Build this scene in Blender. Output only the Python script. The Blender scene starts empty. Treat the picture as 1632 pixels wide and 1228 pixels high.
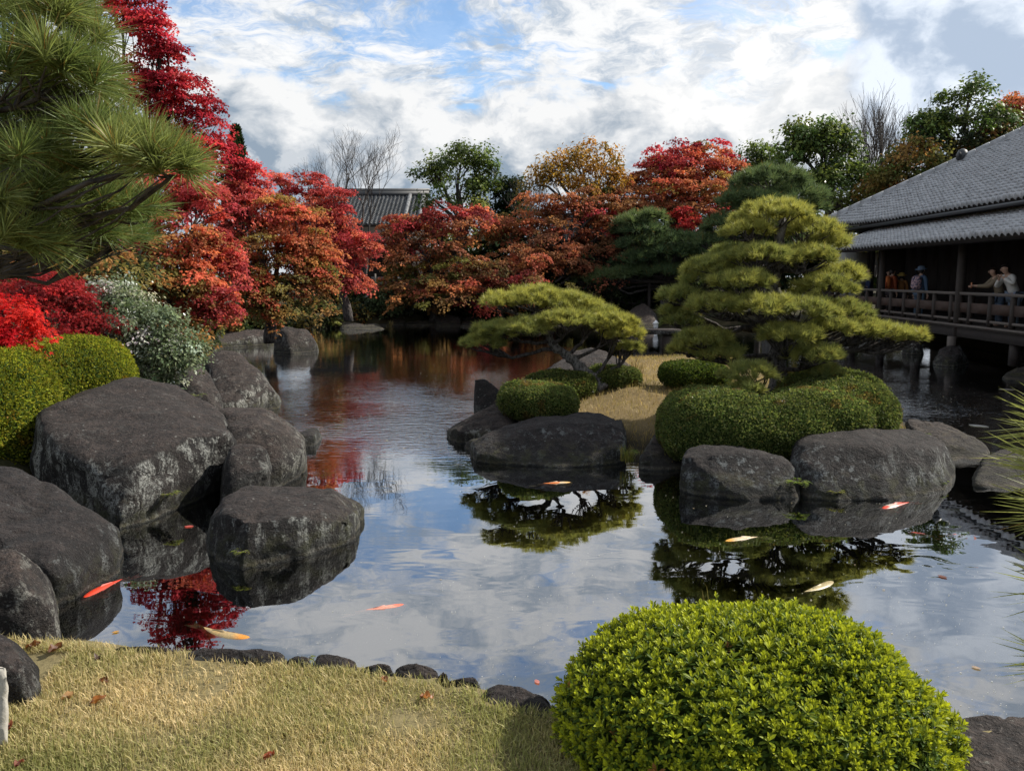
import bpy, bmesh, math, random
import numpy as np
from mathutils import Vector, Matrix

SC = bpy.context.scene
COL = SC.collection
R_ = math.radians

# ------------------------------------------------------------------ camera
CAM_H, FPX, PITCH = 2.45, 1300.0, math.atan(174 / 1300.0)
cam_data = bpy.data.cameras.new('camera')
cam_data.sensor_width = 36.0
cam_data.lens = FPX / 1632.0 * 36.0
cam_data.clip_start, cam_data.clip_end = 0.05, 3000
cam = bpy.data.objects.new('camera', cam_data)
COL.objects.link(cam)
cam.location = (0, 0, CAM_H)
cam.rotation_euler = (math.pi / 2 - PITCH, 0, 0)
SC.camera = cam

# ------------------------------------------------------------------ light and sky
SUN_AZ, SUN_EL = R_(74), R_(40)           # azimuth from +Y towards +X
SUN_DIR = Vector((math.cos(SUN_EL) * math.sin(SUN_AZ), math.cos(SUN_EL) * math.cos(SUN_AZ), math.sin(SUN_EL)))
sun_data = bpy.data.lights.new('sun', 'SUN')
sun_data.energy = 3.5
sun_data.angle = R_(0.9)
sun_data.color = (1.0, 0.94, 0.84)
sun = bpy.data.objects.new('sun', sun_data)
COL.objects.link(sun)
sun.rotation_euler = SUN_DIR.to_track_quat('Z', 'Y').to_euler()
sun.location = SUN_DIR * 60

world = bpy.data.worlds.new('World')
SC.world = world
world.use_nodes = True


class NT:
    """small helper for building node trees"""
    def __init__(self, tree):
        self.t = tree
        self.n = tree.nodes
        self.n.clear()

    def node(self, kind, **kw):
        n = self.n.new(kind)
        for k, v in kw.items():
            setattr(n, k, v)
        return n

    def put(self, sock, v):
        if v is None:
            return
        if isinstance(v, bpy.types.NodeSocket):
            self.t.links.new(v, sock)
        else:
            if sock.type == 'RGBA' and len(v) == 3:
                v = (*v, 1)
            sock.default_value = v

    def math(self, op, a, b=None, c=None, clamp=False):
        n = self.node('ShaderNodeMath', operation=op, use_clamp=clamp)
        for i, v in enumerate((a, b, c)):
            self.put(n.inputs[i], v)
        return n.outputs[0]

    def vmath(self, op, a, b=None, out=0):
        n = self.node('ShaderNodeVectorMath', operation=op)
        self.put(n.inputs[0], a)
        if b is not None:
            if op == 'SCALE':
                self.put(n.inputs[3], b)
            else:
                self.put(n.inputs[1], b)
        return n.outputs[out]

    def mix(self, f, a, b, blend='MIX'):
        n = self.node('ShaderNodeMix', data_type='RGBA', blend_type=blend)
        self.put(n.inputs[0], f)
        self.put(n.inputs[6], a)
        self.put(n.inputs[7], b)
        return n.outputs[2]

    def step(self, v, lo, hi, a=0.0, b=1.0, smooth=True):
        n = self.node('ShaderNodeMapRange', interpolation_type='SMOOTHSTEP' if smooth else 'LINEAR')
        for i, x in enumerate((v, lo, hi, a, b)):
            self.put(n.inputs[i], x)
        return n.outputs[0]

    def noise(self, vec, scale, detail=4, rough=0.55, dist=0.0, out=0):
        n = self.node('ShaderNodeTexNoise')
        self.put(n.inputs['Vector'], vec)
        n.inputs['Scale'].default_value = scale
        n.inputs['Detail'].default_value = detail
        n.inputs['Roughness'].default_value = rough
        n.inputs['Distortion'].default_value = dist
        return n.outputs[out]

    def voro(self, vec, scale, feature='F1', out='Distance'):
        n = self.node('ShaderNodeTexVoronoi', feature=feature)
        self.put(n.inputs['Vector'], vec)
        n.inputs['Scale'].default_value = scale
        return n.outputs[out]

    def xyz(self, x, y, z):
        n = self.node('ShaderNodeCombineXYZ')
        for i, v in enumerate((x, y, z)):
            self.put(n.inputs[i], v)
        return n.outputs[0]

    def sep(self, v):
        n = self.node('ShaderNodeSeparateXYZ')
        self.put(n.inputs[0], v)
        return n.outputs


def pix_dir(px, py):
    a, b = (px - 816) / FPX, (614 - py) / FPX
    sp, cp = math.sin(PITCH), math.cos(PITCH)
    return Vector((a, cp + b * sp, -sp + b * cp))


def P(px, py, Y):
    """the point of the place seen at photo pixel (px, py), Y metres away"""
    d = pix_dir(px, py)
    return Vector((0, 0, CAM_H)) + d * (Y / d.y)


def Z(px, py, z=0.0):
    d = pix_dir(px, py)
    return Vector((0, 0, CAM_H)) + d * ((z - CAM_H) / d.z)


def build_sky():
    w = NT(world.node_tree)
    out = w.node('ShaderNodeOutputWorld')
    bg = w.node('ShaderNodeBackground')
    sky = w.node('ShaderNodeTexSky', sky_type='NISHITA')
    sky.sun_disc = False
    sky.sun_elevation = SUN_EL
    sky.sun_rotation = SUN_AZ
    sky.air_density = 1.0
    sky.dust_density = 0.6
    sky.ozone_density = 2.0
    tc = w.node('ShaderNodeTexCoord')
    d = w.vmath('NORMALIZE', tc.outputs['Generated'])
    x, y, z = w.sep(d)
    z0 = w.math('MAXIMUM', z, 0.0)
    zz = w.math('ADD', z0, 0.22)
    p = w.vmath('ADD', w.xyz(w.math('DIVIDE', x, zz), w.math('DIVIDE', y, zz), 0.0), (2.3, 8.1, 0.0))
    az, el = w.math('ARCTAN2', x, y), w.math('ARCSINE', z0)
    q = w.xyz(az, w.math('MULTIPLY', el, 1.35), 0.0)

    def warped(v, s, k):
        n = w.noise(v, s, 4, 0.55, 0.0, out=1)
        return w.vmath('ADD', v, w.vmath('SCALE', w.vmath('SUBTRACT', n, (0.5, 0.5, 0.5)), k))

    def near(px, py, lo, hi):
        return w.step(w.vmath('DOT_PRODUCT', d, tuple(pix_dir(px, py).normalized()), out=1), lo, hi)
    # high broken cloud over blue sky
    skyc = w.mix(1.0, sky.outputs[0], (0.56, 0.67, 0.75), 'MULTIPLY')
    pw = warped(p, 3.0, 0.30)
    nA = w.math('ADD', w.math('MULTIPLY', w.noise(pw, 1.3, 3, 0.5), 0.30), w.math('MULTIPLY', w.noise(w.vmath('MULTIPLY', pw, (1.0, 1.5, 1.0)), 4.2, 12, 0.70, 0.4), 0.76))
    maskA = w.step(nA, 0.42, 0.56, 0.16, 1.0)
    shadeA = w.noise(w.vmath('ADD', pw, (4, 9, 0)), 5.0, 9, 0.68)
    colA = w.mix(w.step(shadeA, 0.38, 0.58), (1.85, 2.2, 2.65), (3.9, 3.93, 3.95))
    high = w.mix(maskA, skyc, colA)
    # a bank of cumulus towards the horizon: bright crests, blue grey undersides
    qw = warped(q, 7.0, 0.075)
    nB = w.noise(qw, 8.5, 10, 0.60, 0.0)
    nBs = w.noise(w.vmath('ADD', qw, (0.030, 0.022, 0.0)), 8.5, 6, 0.56, 0.0)
    nT = w.noise(q, 2.6, 2, 0.5)
    dd = w.math('ADD', w.math('ADD', 0.222, w.math('MULTIPLY', w.math('SUBTRACT', nT, 0.5), 0.16)), w.math('MULTIPLY', w.math('SUBTRACT', nB, 0.5), 0.20))
    dd = w.math('SUBTRACT', dd, el)
    maskB = w.step(dd, -0.012, 0.022)
    crest = w.step(w.math('ADD', dd, w.math('MULTIPLY', w.math('SUBTRACT', w.noise(qw, 8.0, 8, 0.64), 0.5), 0.24)), 0.015, 0.095, 1.0, 0.06)
    litB = w.math('ADD', crest, w.math('MULTIPLY', w.math('SUBTRACT', nB, nBs), 4.6), clamp=True)
    puff = w.math('MULTIPLY', w.step(w.noise(w.vmath('ADD', qw, (3.3, 1.1, 0)), 9.0, 8, 0.58), 0.565, 0.625), w.step(el, 0.08, 0.13))
    litB = w.math('MAXIMUM', litB, w.math('MULTIPLY', puff, 0.5), clamp=True)
    litB = w.math('ADD', litB, w.step(el, 0.0, 0.10, 0.30, 0.0), clamp=True)
    colB = w.mix(litB, (1.22, 1.54, 1.92), (3.75, 3.77, 3.78))
    col = w.mix(maskB, high, colB)
    # a heavy grey cloud high on the right, brightest sky beside it where the sun stands behind
    glow = near(1330, 90, 0.965, 0.9995)
    col = w.mix(w.math('MULTIPLY', glow, 0.28), col, (5.0, 4.9, 4.75))
    dR = w.math('ADD', w.vmath('DOT_PRODUCT', d, tuple(pix_dir(1680, 30).normalized()), out=1), w.math('MULTIPLY', w.math('SUBTRACT', nB, 0.5), 0.028))
    colR = w.mix(w.step(w.math('SUBTRACT', nB, nBs), -0.10, 0.14), (1.9, 2.3, 2.9), (3.6, 3.9, 4.3))
    col = w.mix(w.step(dR, 0.981, 0.988), col, colR)
    w.put(bg.inputs[0], col)
    bg.inputs[1].default_value = 0.125
    w.t.links.new(bg.outputs[0], out.inputs[0])


build_sky()
SC.view_settings.view_transform = 'Standard'
SC.view_settings.look = 'None'
SC.view_settings.exposure = 1.02
SC.view_settings.gamma = 1.0
SC.view_settings.use_curve_mapping = False
SC.render.engine = 'CYCLES'
SC.cycles.use_denoising = True
SC.cycles.max_bounces = 8
SC.cycles.transparent_max_bounces = 12
SC.cycles.caustics_reflective = False
SC.cycles.caustics_refractive = False
SC.cycles.sample_clamp_indirect = 6


# ------------------------------------------------------------------ object helpers
def tag(o, label=None, cat=None, group=None, kind=None):
    if label: o['label'] = label
    if cat: o['category'] = cat
    if group: o['group'] = group
    if kind: o['kind'] = kind
    return o


def link(name, mesh, mat=None, parent=None):
    o = bpy.data.objects.new(name, mesh)
    COL.objects.link(o)
    if mat is not None and mesh is not None and len(mesh.materials) == 0:
        mesh.materials.append(mat)
    if parent is not None:
        o.parent = parent
        o.matrix_parent_inverse = parent_inverse(parent)
    return o


def world_of(o):
    m = Matrix.LocRotScale(o.location, o.rotation_euler, o.scale)
    if o.parent is not None:
        return world_of(o.parent) @ o.matrix_parent_inverse @ m
    return m


def parent_inverse(parent):
    return world_of(parent).inverted()


def empty(name, loc):
    o = bpy.data.objects.new(name, None)
    o.empty_display_size = 0.2
    o.location = loc
    COL.objects.link(o)
    return o


def np_mesh(name, verts, faces, col=None, smooth=False):
    """faces: an (N,k) array, or a list of such arrays"""
    me = bpy.data.meshes.new(name)
    verts = np.asarray(verts, dtype=np.float32)
    if not isinstance(faces, (list, tuple)):
        faces = [faces]
    faces = [np.asarray(f, dtype=np.int32) for f in faces if len(f)]
    me.vertices.add(len(verts))
    me.vertices.foreach_set('co', verts.ravel())
    loops = np.concatenate([f.ravel() for f in faces])
    tot = np.concatenate([np.full(len(f), f.shape[1], np.int32) for f in faces])
    start = np.concatenate(([0], np.cumsum(tot)[:-1])).astype(np.int32)
    me.loops.add(len(loops))
    me.loops.foreach_set('vertex_index', loops)
    me.polygons.add(len(tot))
    me.polygons.foreach_set('loop_start', start)
    me.polygons.foreach_set('loop_total', tot)
    if smooth:
        me.polygons.foreach_set('use_smooth', np.ones(len(tot), bool))
    if col is not None:
        a = me.attributes.new('col', 'FLOAT_COLOR', 'POINT')
        c = np.ones((len(verts), 4), np.float32)
        c[:, :3] = col
        a.data.foreach_set('color', c.ravel())
    me.update(calc_edges=True)
    return me


def unit(v):
    return v / np.maximum(np.linalg.norm(v, axis=-1, keepdims=True), 1e-9)


def rnd_dirs(rng, n):
    return unit(rng.normal(size=(n, 3)))


# vectorised value noise
def _hash(i, j, k, seed):
    h = (i.astype(np.int64) * 374761393 + j.astype(np.int64) * 668265263 + k.astype(np.int64) * 1274126177 + seed * 974711) & 0xFFFFFFFF
    h = ((h ^ (h >> 13)) * 1103515245) & 0xFFFFFFFF
    h = ((h ^ (h >> 15)) * 2246822519) & 0xFFFFFFFF
    return ((h ^ (h >> 16)) & 0xFFFF) / 65535.0


def vnoise(p, seed=0):
    p = np.asarray(p, float)
    i = np.floor(p).astype(np.int64)
    f = p - i
    f = f * f * f * (f * (f * 6 - 15) + 10)
    out = 0
    for dx in (0, 1):
        wx = f[:, 0] if dx else 1 - f[:, 0]
        for dy in (0, 1):
            wy = f[:, 1] if dy else 1 - f[:, 1]
            for dz in (0, 1):
                wz = f[:, 2] if dz else 1 - f[:, 2]
                out = out + wx * wy * wz * _hash(i[:, 0] + dx, i[:, 1] + dy, i[:, 2] + dz, seed)
    return out * 2 - 1


def fbm(p, octaves=4, seed=0, gain=0.5):
    s, a, q = 0, 1.0, np.asarray(p, float)
    for o in range(octaves):
        s = s + a * vnoise(q, seed + o)
        q = q * 2.03 + 17.1
        a *= gain
    return s


class Geo:
    """accumulates tubes, boxes and other quads into ONE mesh"""
    def __init__(self):
        self.v, self.q, self.t, self.n = [], [], [], 0

    def add(self, verts, quads=None, tris=None):
        verts = np.asarray(verts, float).reshape(-1, 3)
        if quads is not None and len(quads):
            self.q.append(np.asarray(quads, int).reshape(-1, 4) + self.n)
        if tris is not None and len(tris):
            self.t.append(np.asarray(tris, int).reshape(-1, 3) + self.n)
        self.v.append(verts)
        self.n += len(verts)

    def tube(self, pts, radii, sides=6, cap=True):
        pts = np.asarray(pts, float)
        n = len(pts)
        radii = np.broadcast_to(np.asarray(radii, float), (n,))
        tan = unit(np.gradient(pts, axis=0))
        ref = np.array([0.31, 0.21, 0.93]) if abs(tan[0][2]) < 0.8 else np.array([0.93, 0.3, 0.2])
        s = unit(np.cross(tan, ref))
        u = np.cross(s, tan)
        ang = np.arange(sides) * 2 * math.pi / sides
        ring = s[:, None, :] * np.cos(ang)[None, :, None] + u[:, None, :] * np.sin(ang)[None, :, None]
        v = (pts[:, None, :] + ring * radii[:, None, None]).reshape(-1, 3)
        i = np.arange(n - 1)[:, None] * sides
        j = np.arange(sides)[None, :]
        k = (j + 1) % sides
        q = np.stack([i + j, i + k, i + sides + k, i + sides + j], -1).reshape(-1, 4)
        tris = None
        if cap:
            v = np.vstack([v, pts[0], pts[-1]])
            a, b = n * sides, n * sides + 1
            jj = np.arange(sides)
            kk = (jj + 1) % sides
            o = (n - 1) * sides
            tris = np.vstack([np.stack([np.full(sides, a), kk, jj], -1), np.stack([np.full(sides, b), o + jj, o + kk], -1)])
        self.add(v, q, tris)

    def box(self, lo, hi, m=None):
        lo, hi = np.asarray(lo, float), np.asarray(hi, float)
        c = np.array([[x, y, z] for x in (0, 1) for y in (0, 1) for z in (0, 1)], float)
        v = lo + c * (hi - lo)
        if m is not None:
            v = np.array([m @ Vector(p) for p in v])
        self.add(v, [[0, 1, 3, 2], [4, 6, 7, 5], [0, 4, 5, 1], [2, 3, 7, 6], [0, 2, 6, 4], [1, 5, 7, 3]])

    def mesh(self, name, smooth=False, xf=None):
        v = np.vstack(self.v)
        if xf is not None:
            v = xf(v)
        f = []
        if self.q: f.append(np.vstack(self.q))
        if self.t: f.append(np.vstack(self.t))
        return np_mesh(name, v, f, smooth=smooth)

    def build(self, name, mat, parent=None, smooth=False, xf=None):
        return link(name, self.mesh(name, smooth, xf), mat, parent)


# ------------------------------------------------------------------ materials
def material(name):
    m = bpy.data.materials.new(name)
    m.use_nodes = True
    t = NT(m.node_tree)
    out = t.node('ShaderNodeOutputMaterial')
    return m, t, out


def bump(t, h, strength=0.4, dist=0.02):
    n = t.node('ShaderNodeBump')
    n.inputs['Strength'].default_value = strength
    n.inputs['Distance'].default_value = dist
    t.put(n.inputs['Height'], h)
    return n.outputs[0]


def principled(t, out, col, rough=0.7, normal=None, spec=0.4, **kw):
    b = t.node('ShaderNodeBsdfPrincipled')
    t.put(b.inputs['Base Color'], col)
    t.put(b.inputs['Roughness'], rough)
    t.put(b.inputs['Specular IOR Level'], spec)
    if normal is not None:
        t.put(b.inputs['Normal'], normal)
    for k, v in kw.items():
        t.put(b.inputs[k], v)
    t.t.links.new(b.outputs[0], out.inputs[0])
    return b


def mat_leaf(name, trans=0.35, gloss=0.06, rough=0.45):
    m, t, out = material(name)
    a = t.node('ShaderNodeAttribute', attribute_name='col')
    c = a.outputs['Color']
    d = t.node('ShaderNodeBsdfDiffuse')
    t.put(d.inputs[0], c)
    tr = t.node('ShaderNodeBsdfTranslucent')
    t.put(tr.inputs[0], t.mix(1.0, c, (1.3, 1.3, 0.95), 'MULTIPLY'))
    mx = t.node('ShaderNodeMixShader')
    mx.inputs[0].default_value = trans
    t.t.links.new(d.outputs[0], mx.inputs[1])
    t.t.links.new(tr.outputs[0], mx.inputs[2])
    g = t.node('ShaderNodeBsdfGlossy')
    g.inputs['Roughness'].default_value = rough
    g.inputs[0].default_value = (1, 1, 1, 1)
    fr = t.node('ShaderNodeFresnel')
    fr.inputs[0].default_value = 1.4
    m2 = t.node('ShaderNodeMixShader')
    t.put(m2.inputs[0], t.math('MULTIPLY', fr.outputs[0], gloss * 5.0, clamp=True))
    t.t.links.new(mx.outputs[0], m2.inputs[1])
    t.t.links.new(g.outputs[0], m2.inputs[2])
    t.t.links.new(m2.outputs[0], out.inputs[0])
    return m


def mat_bark(name, c0, c1, scale=14):
    m, t, out = material(name)
    tc = t.node('ShaderNodeTexCoord')
    v = t.vmath('MULTIPLY', tc.outputs['Object'], (1, 1, 0.35))
    n = t.noise(v, scale, 6, 0.65, 0.8)
    vo = t.voro(v, scale * 1.6)
    h = t.math('ADD', n, t.math('MULTIPLY', vo, 0.6))
    principled(t, out, t.mix(t.step(h, 0.45, 1.0), c0, c1), 0.9, bump(t, h, 0.9, 0.03), 0.2)
    return m


def mat_rock(name, dark=(0.007, 0.007, 0.0075), warm=(0.024, 0.020, 0.0185), lichen=(0.31, 0.335, 0.325), amount=0.5, mossy=0.25, gain=1.0):
    m, t, out = material(name)
    g = t.node('ShaderNodeNewGeometry')
    pos = g.outputs['Position']
    px, py, pz = t.sep(pos)
    nx, ny, nz = t.sep(g.outputs['Normal'])
    n_big = t.noise(pos, 1.6, 5, 0.6, 0.4)
    n_mid = t.noise(pos, 7.0, 6, 0.65, 0.3)
    n_fine = t.noise(pos, 55.0, 4, 0.7)
    base = t.mix(t.step(t.math('ADD', n_big, t.math('MULTIPLY', n_mid, 0.35)), 0.5, 0.85), dark, warm)
    # tops are browner and lighter; steep faces keep lichen in vertical streaks
    top = t.step(nz, 0.42, 0.86)
    base = t.mix(t.math('MULTIPLY', top, 0.85), base, t.mix(t.step(n_mid, 0.35, 0.65), (0.020, 0.0155, 0.014), (0.058, 0.045, 0.040)))
    base = t.mix(t.step(n_fine, 0.56, 0.66, 0, 0.65), base, (0.12, 0.112, 0.108))
    base = t.mix(t.step(t.noise(pos, 26.0, 5, 0.7), 0.40, 0.50, 0.6, 0.0), base, (0.008, 0.008, 0.009))
    streak = t.noise(t.vmath('MULTIPLY', pos, (5.5, 5.5, 1.5)), 1.0, 7, 0.72, 0.5)
    patch = t.noise(pos, 1.1, 3, 0.5)
    steep = t.step(nz, 0.30, 0.72, 1.0, 0.0)
    lm = t.math('MULTIPLY', t.step(streak, 0.47, 0.60), steep)
    lm = t.math('MULTIPLY', lm, t.step(patch, 0.36, 0.54))
    lm = t.math('MULTIPLY', lm, t.step(t.noise(pos, 48, 5, 0.78), 0.43, 0.53))
    spots = t.math('MULTIPLY', t.step(t.voro(pos, 11.0), 0.16, 0.10), t.step(n_mid, 0.48, 0.56))
    lm = t.math('MAXIMUM', t.math('MULTIPLY', lm, amount * 1.35), t.math('MULTIPLY', spots, amount * 0.55), clamp=True)
    mot = t.math('MULTIPLY', t.step(t.noise(pos, 10.0, 9, 0.78, 0.3), 0.53, 0.59), t.step(t.noise(pos, 1.9, 3, 0.5), 0.40, 0.58))
    mot = t.math('MULTIPLY', mot, t.step(nz, 0.62, 0.95, 1.0, 0.12))
    lm = t.math('MAXIMUM', lm, t.math('MULTIPLY', mot, amount * 0.85), clamp=True)
    base = t.mix(lm, base, lichen)
    oi = t.node('ShaderNodeObjectInfo')
    rv = oi.outputs['Random']
    base = t.mix(1.0, base, t.mix(rv, (0.56 * gain, 0.55 * gain, 0.56 * gain), (1.02 * gain, 0.93 * gain, 0.84 * gain)), 'MULTIPLY')
    # moss just above the water and a wet foot with a pale tide line
    mo = t.math('MULTIPLY', t.step(pz, 0.06, 0.34, 1.0, 0.0), t.step(n_mid, 0.46, 0.6))
    base = t.mix(t.math('MULTIPLY', mo, mossy), base, (0.07, 0.075, 0.02))
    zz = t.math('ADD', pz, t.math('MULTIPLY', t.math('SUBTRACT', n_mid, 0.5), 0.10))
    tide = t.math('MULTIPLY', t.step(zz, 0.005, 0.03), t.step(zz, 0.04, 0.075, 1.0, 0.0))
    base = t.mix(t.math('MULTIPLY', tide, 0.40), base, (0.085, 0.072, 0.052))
    foot_shade = t.math('MULTIPLY', t.step(zz, 0.06, 0.22, 1.0, 0.0), 0.65)  # shade painted into the rock foot so its reflection looks darker
    base = t.mix(t.math('MULTIPLY', foot_shade, t.step(zz, 0.03, 0.07)), base, (0.010, 0.010, 0.007))
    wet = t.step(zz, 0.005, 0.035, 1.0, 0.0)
    base = t.mix(t.math('MULTIPLY', wet, 0.93), base, (0.004, 0.0045, 0.003))  # wet, and blackened under water in place of light lost in the pond
    crack = t.voro(t.vmath('ADD', pos, t.vmath('SCALE', t.noise(pos, 3, 3, 0.6, 0, 1), 0.5)), 1.3, 'DISTANCE_TO_EDGE')
    h = t.math('ADD', t.math('MULTIPLY', n_mid, 0.8), t.math('MULTIPLY', n_fine, 0.35))
    h = t.math('SUBTRACT', h, t.math('MULTIPLY', t.step(crack, 0.0, 0.015, 0.22, 0.0), t.step(patch, 0.52, 0.6)))
    h = t.math('ADD', h, t.math('MULTIPLY', t.noise(pos, 22.0, 5, 0.65), 0.7))
    rough = t.step(wet, 0, 1, 0.86, 0.7)
    principled(t, out, base, rough, bump(t, h, 1.0, 0.06), 0.35)
    return m


def mat_plain(name, col, rough=0.7, var=0.25, scale=9, spec=0.35, bumps=0.15, stretch=(1, 1, 1)):
    m, t, out = material(name)
    tc = t.node('ShaderNodeTexCoord')
    v = t.vmath('MULTIPLY', tc.outputs['Object'], stretch)
    n = t.noise(v, scale, 6, 0.6, 0.3)
    lo = tuple(c * (1 - var) for c in col)
    hi = tuple(min(1, c * (1 + var)) for c in col)
    principled(t, out, t.mix(n, lo, hi), rough, bump(t, n, bumps, 0.01), spec)
    return m
M = {}
M['leaf'] = mat_leaf('leaf_matt', 0.48, 0.012, 0.55)
M['leaf_gloss'] = mat_leaf('leaf_glossy', 0.34, 0.045, 0.42)
M['needle'] = mat_leaf('pine_needle', 0.38, 0.008, 0.5)
M['grass'] = mat_leaf('grass_blade', 0.38, 0.004, 0.6)
M['bark_dark'] = mat_bark('bark_dark', (0.018, 0.015, 0.013), (0.085, 0.075, 0.07))
M['bark_grey'] = mat_bark('bark_grey', (0.03, 0.026, 0.024), (0.15, 0.14, 0.13), 20)
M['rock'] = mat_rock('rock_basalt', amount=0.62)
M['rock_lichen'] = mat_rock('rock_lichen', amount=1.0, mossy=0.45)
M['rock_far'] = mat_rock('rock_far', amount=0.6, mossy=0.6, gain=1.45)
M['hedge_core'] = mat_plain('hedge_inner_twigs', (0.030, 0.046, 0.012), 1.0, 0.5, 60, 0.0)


# ------------------------------------------------------------------ leaves
def diamond_leaves(p, ax, nr, L, W, col, fold=0.18):
    """one folded diamond (quad) for each leaf; p is its base"""
    n = len(p)
    ax, nr = unit(ax), unit(nr)
    s = unit(np.cross(ax, nr))
    nr = np.cross(s, ax)
    L = np.broadcast_to(np.asarray(L, float), (n,))[:, None]
    W = np.broadcast_to(np.asarray(W, float), (n,))[:, None]
    mid = p + ax * L * 0.45 + nr * W * fold
    v = np.stack([p, mid + s * W * 0.5, p + ax * L, mid - s * W * 0.5], 1).reshape(-1, 3)
    f = np.arange(n * 4).reshape(-1, 4)
    return v, f, np.repeat(col, 4, 0)


STAR = None


def star_leaves(p, ax, nr, L, col):
    """five-lobed maple leaves, one ngon each"""
    ang = np.radians([180, 118, 92, 58, 30, 0, -30, -58, -92, -118])
    rad = np.array([0.16, 0.52, 0.26, 0.86, 0.38, 1.0, 0.38, 0.86, 0.26, 0.52])
    n = len(p)
    ax, nr = unit(ax), unit(nr)
    s = unit(np.cross(ax, nr))
    nr = np.cross(s, ax)
    L = np.broadcast_to(np.asarray(L, float), (n,))[:, None, None]
    x = (np.cos(ang) * rad)[None, :, None]
    y = (np.sin(ang) * rad)[None, :, None]
    z = (-0.25 * rad ** 2)[None, :, None]
    v = p[:, None, :] + L * (ax[:, None, :] * x + s[:, None, :] * y + nr[:, None, :] * z)
    k = len(ang)
    return v.reshape(-1, 3), np.arange(n * k).reshape(-1, k), np.repeat(col, k, 0)


def fold_leaves(p, ax, nr, L, W, col):
    """a rounded leaf with a sunk midrib: 8 verts, 6 faces"""
    n = len(p)
    ax, nr = unit(ax), unit(nr)
    s = unit(np.cross(ax, nr))
    nr = np.cross(s, ax)
    L = np.broadcast_to(np.asarray(L, float), (n,))[:, None]
    W = np.broadcast_to(np.asarray(W, float), (n,))[:, None]

    def at(t, w, h):
        return p + ax * L * t + s * W * w + nr * L * h
    v = np.stack([at(0, 0, 0), at(.38, .36, .06), at(.72, .46, .03), at(1, 0, -.10),
                  at(.72, -.46, .03), at(.38, -.36, .06), at(.38, 0, 0.0), at(.74, 0, -.04)], 1)
    tri = np.array([[0, 1, 6], [0, 6, 5], [2, 3, 7], [7, 3, 4]])
    quad = np.array([[6, 1, 2, 7], [5, 6, 7, 4]])
    o = (np.arange(n) * 8)[:, None, None]
    return v.reshape(-1, 3), [(tri[None] + o).reshape(-1, 3), (quad[None] + o).reshape(-1, 4)], np.repeat(col, 8, 0)


def palette_mix(rng, pal, n, jitter=0.18):
    pal = np.asarray(pal, float)
    i = rng.integers(0, len(pal), n)
    c = pal[i] * (1 + rng.normal(0, jitter, (n, 1)))
    c = c * (1 + rng.normal(0, jitter * 0.35, (n, 3)))
    return np.clip(c, 0.002, 0.9)


def lobe(px, py, rx, ry, Y, depth=None):
    c = P(px, py, Y)
    k = (c - Vector((0, 0, CAM_H))).length / FPX
    return np.array(c), np.array([rx * k, (depth if depth else 0.8 * rx * k), ry * k])


def limb_path(a, b, rng, n=7, wig=0.08, sag=0.0):
    a, b = np.asarray(a, float), np.asarray(b, float)
    t = np.linspace(0, 1, n)[:, None]
    p = a + (b - a) * t
    Ln = np.linalg.norm(b - a)
    off = rng.normal(size=(n, 3)) * wig * Ln
    off[0] = off[-1] = 0
    off = (off + np.roll(off, 1, 0) + np.roll(off, -1, 0)) / 3
    off[0] = off[-1] = 0
    p = p + off
    p[:, 2] += sag * Ln * np.sin(np.pi * t[:, 0])
    return p


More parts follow.
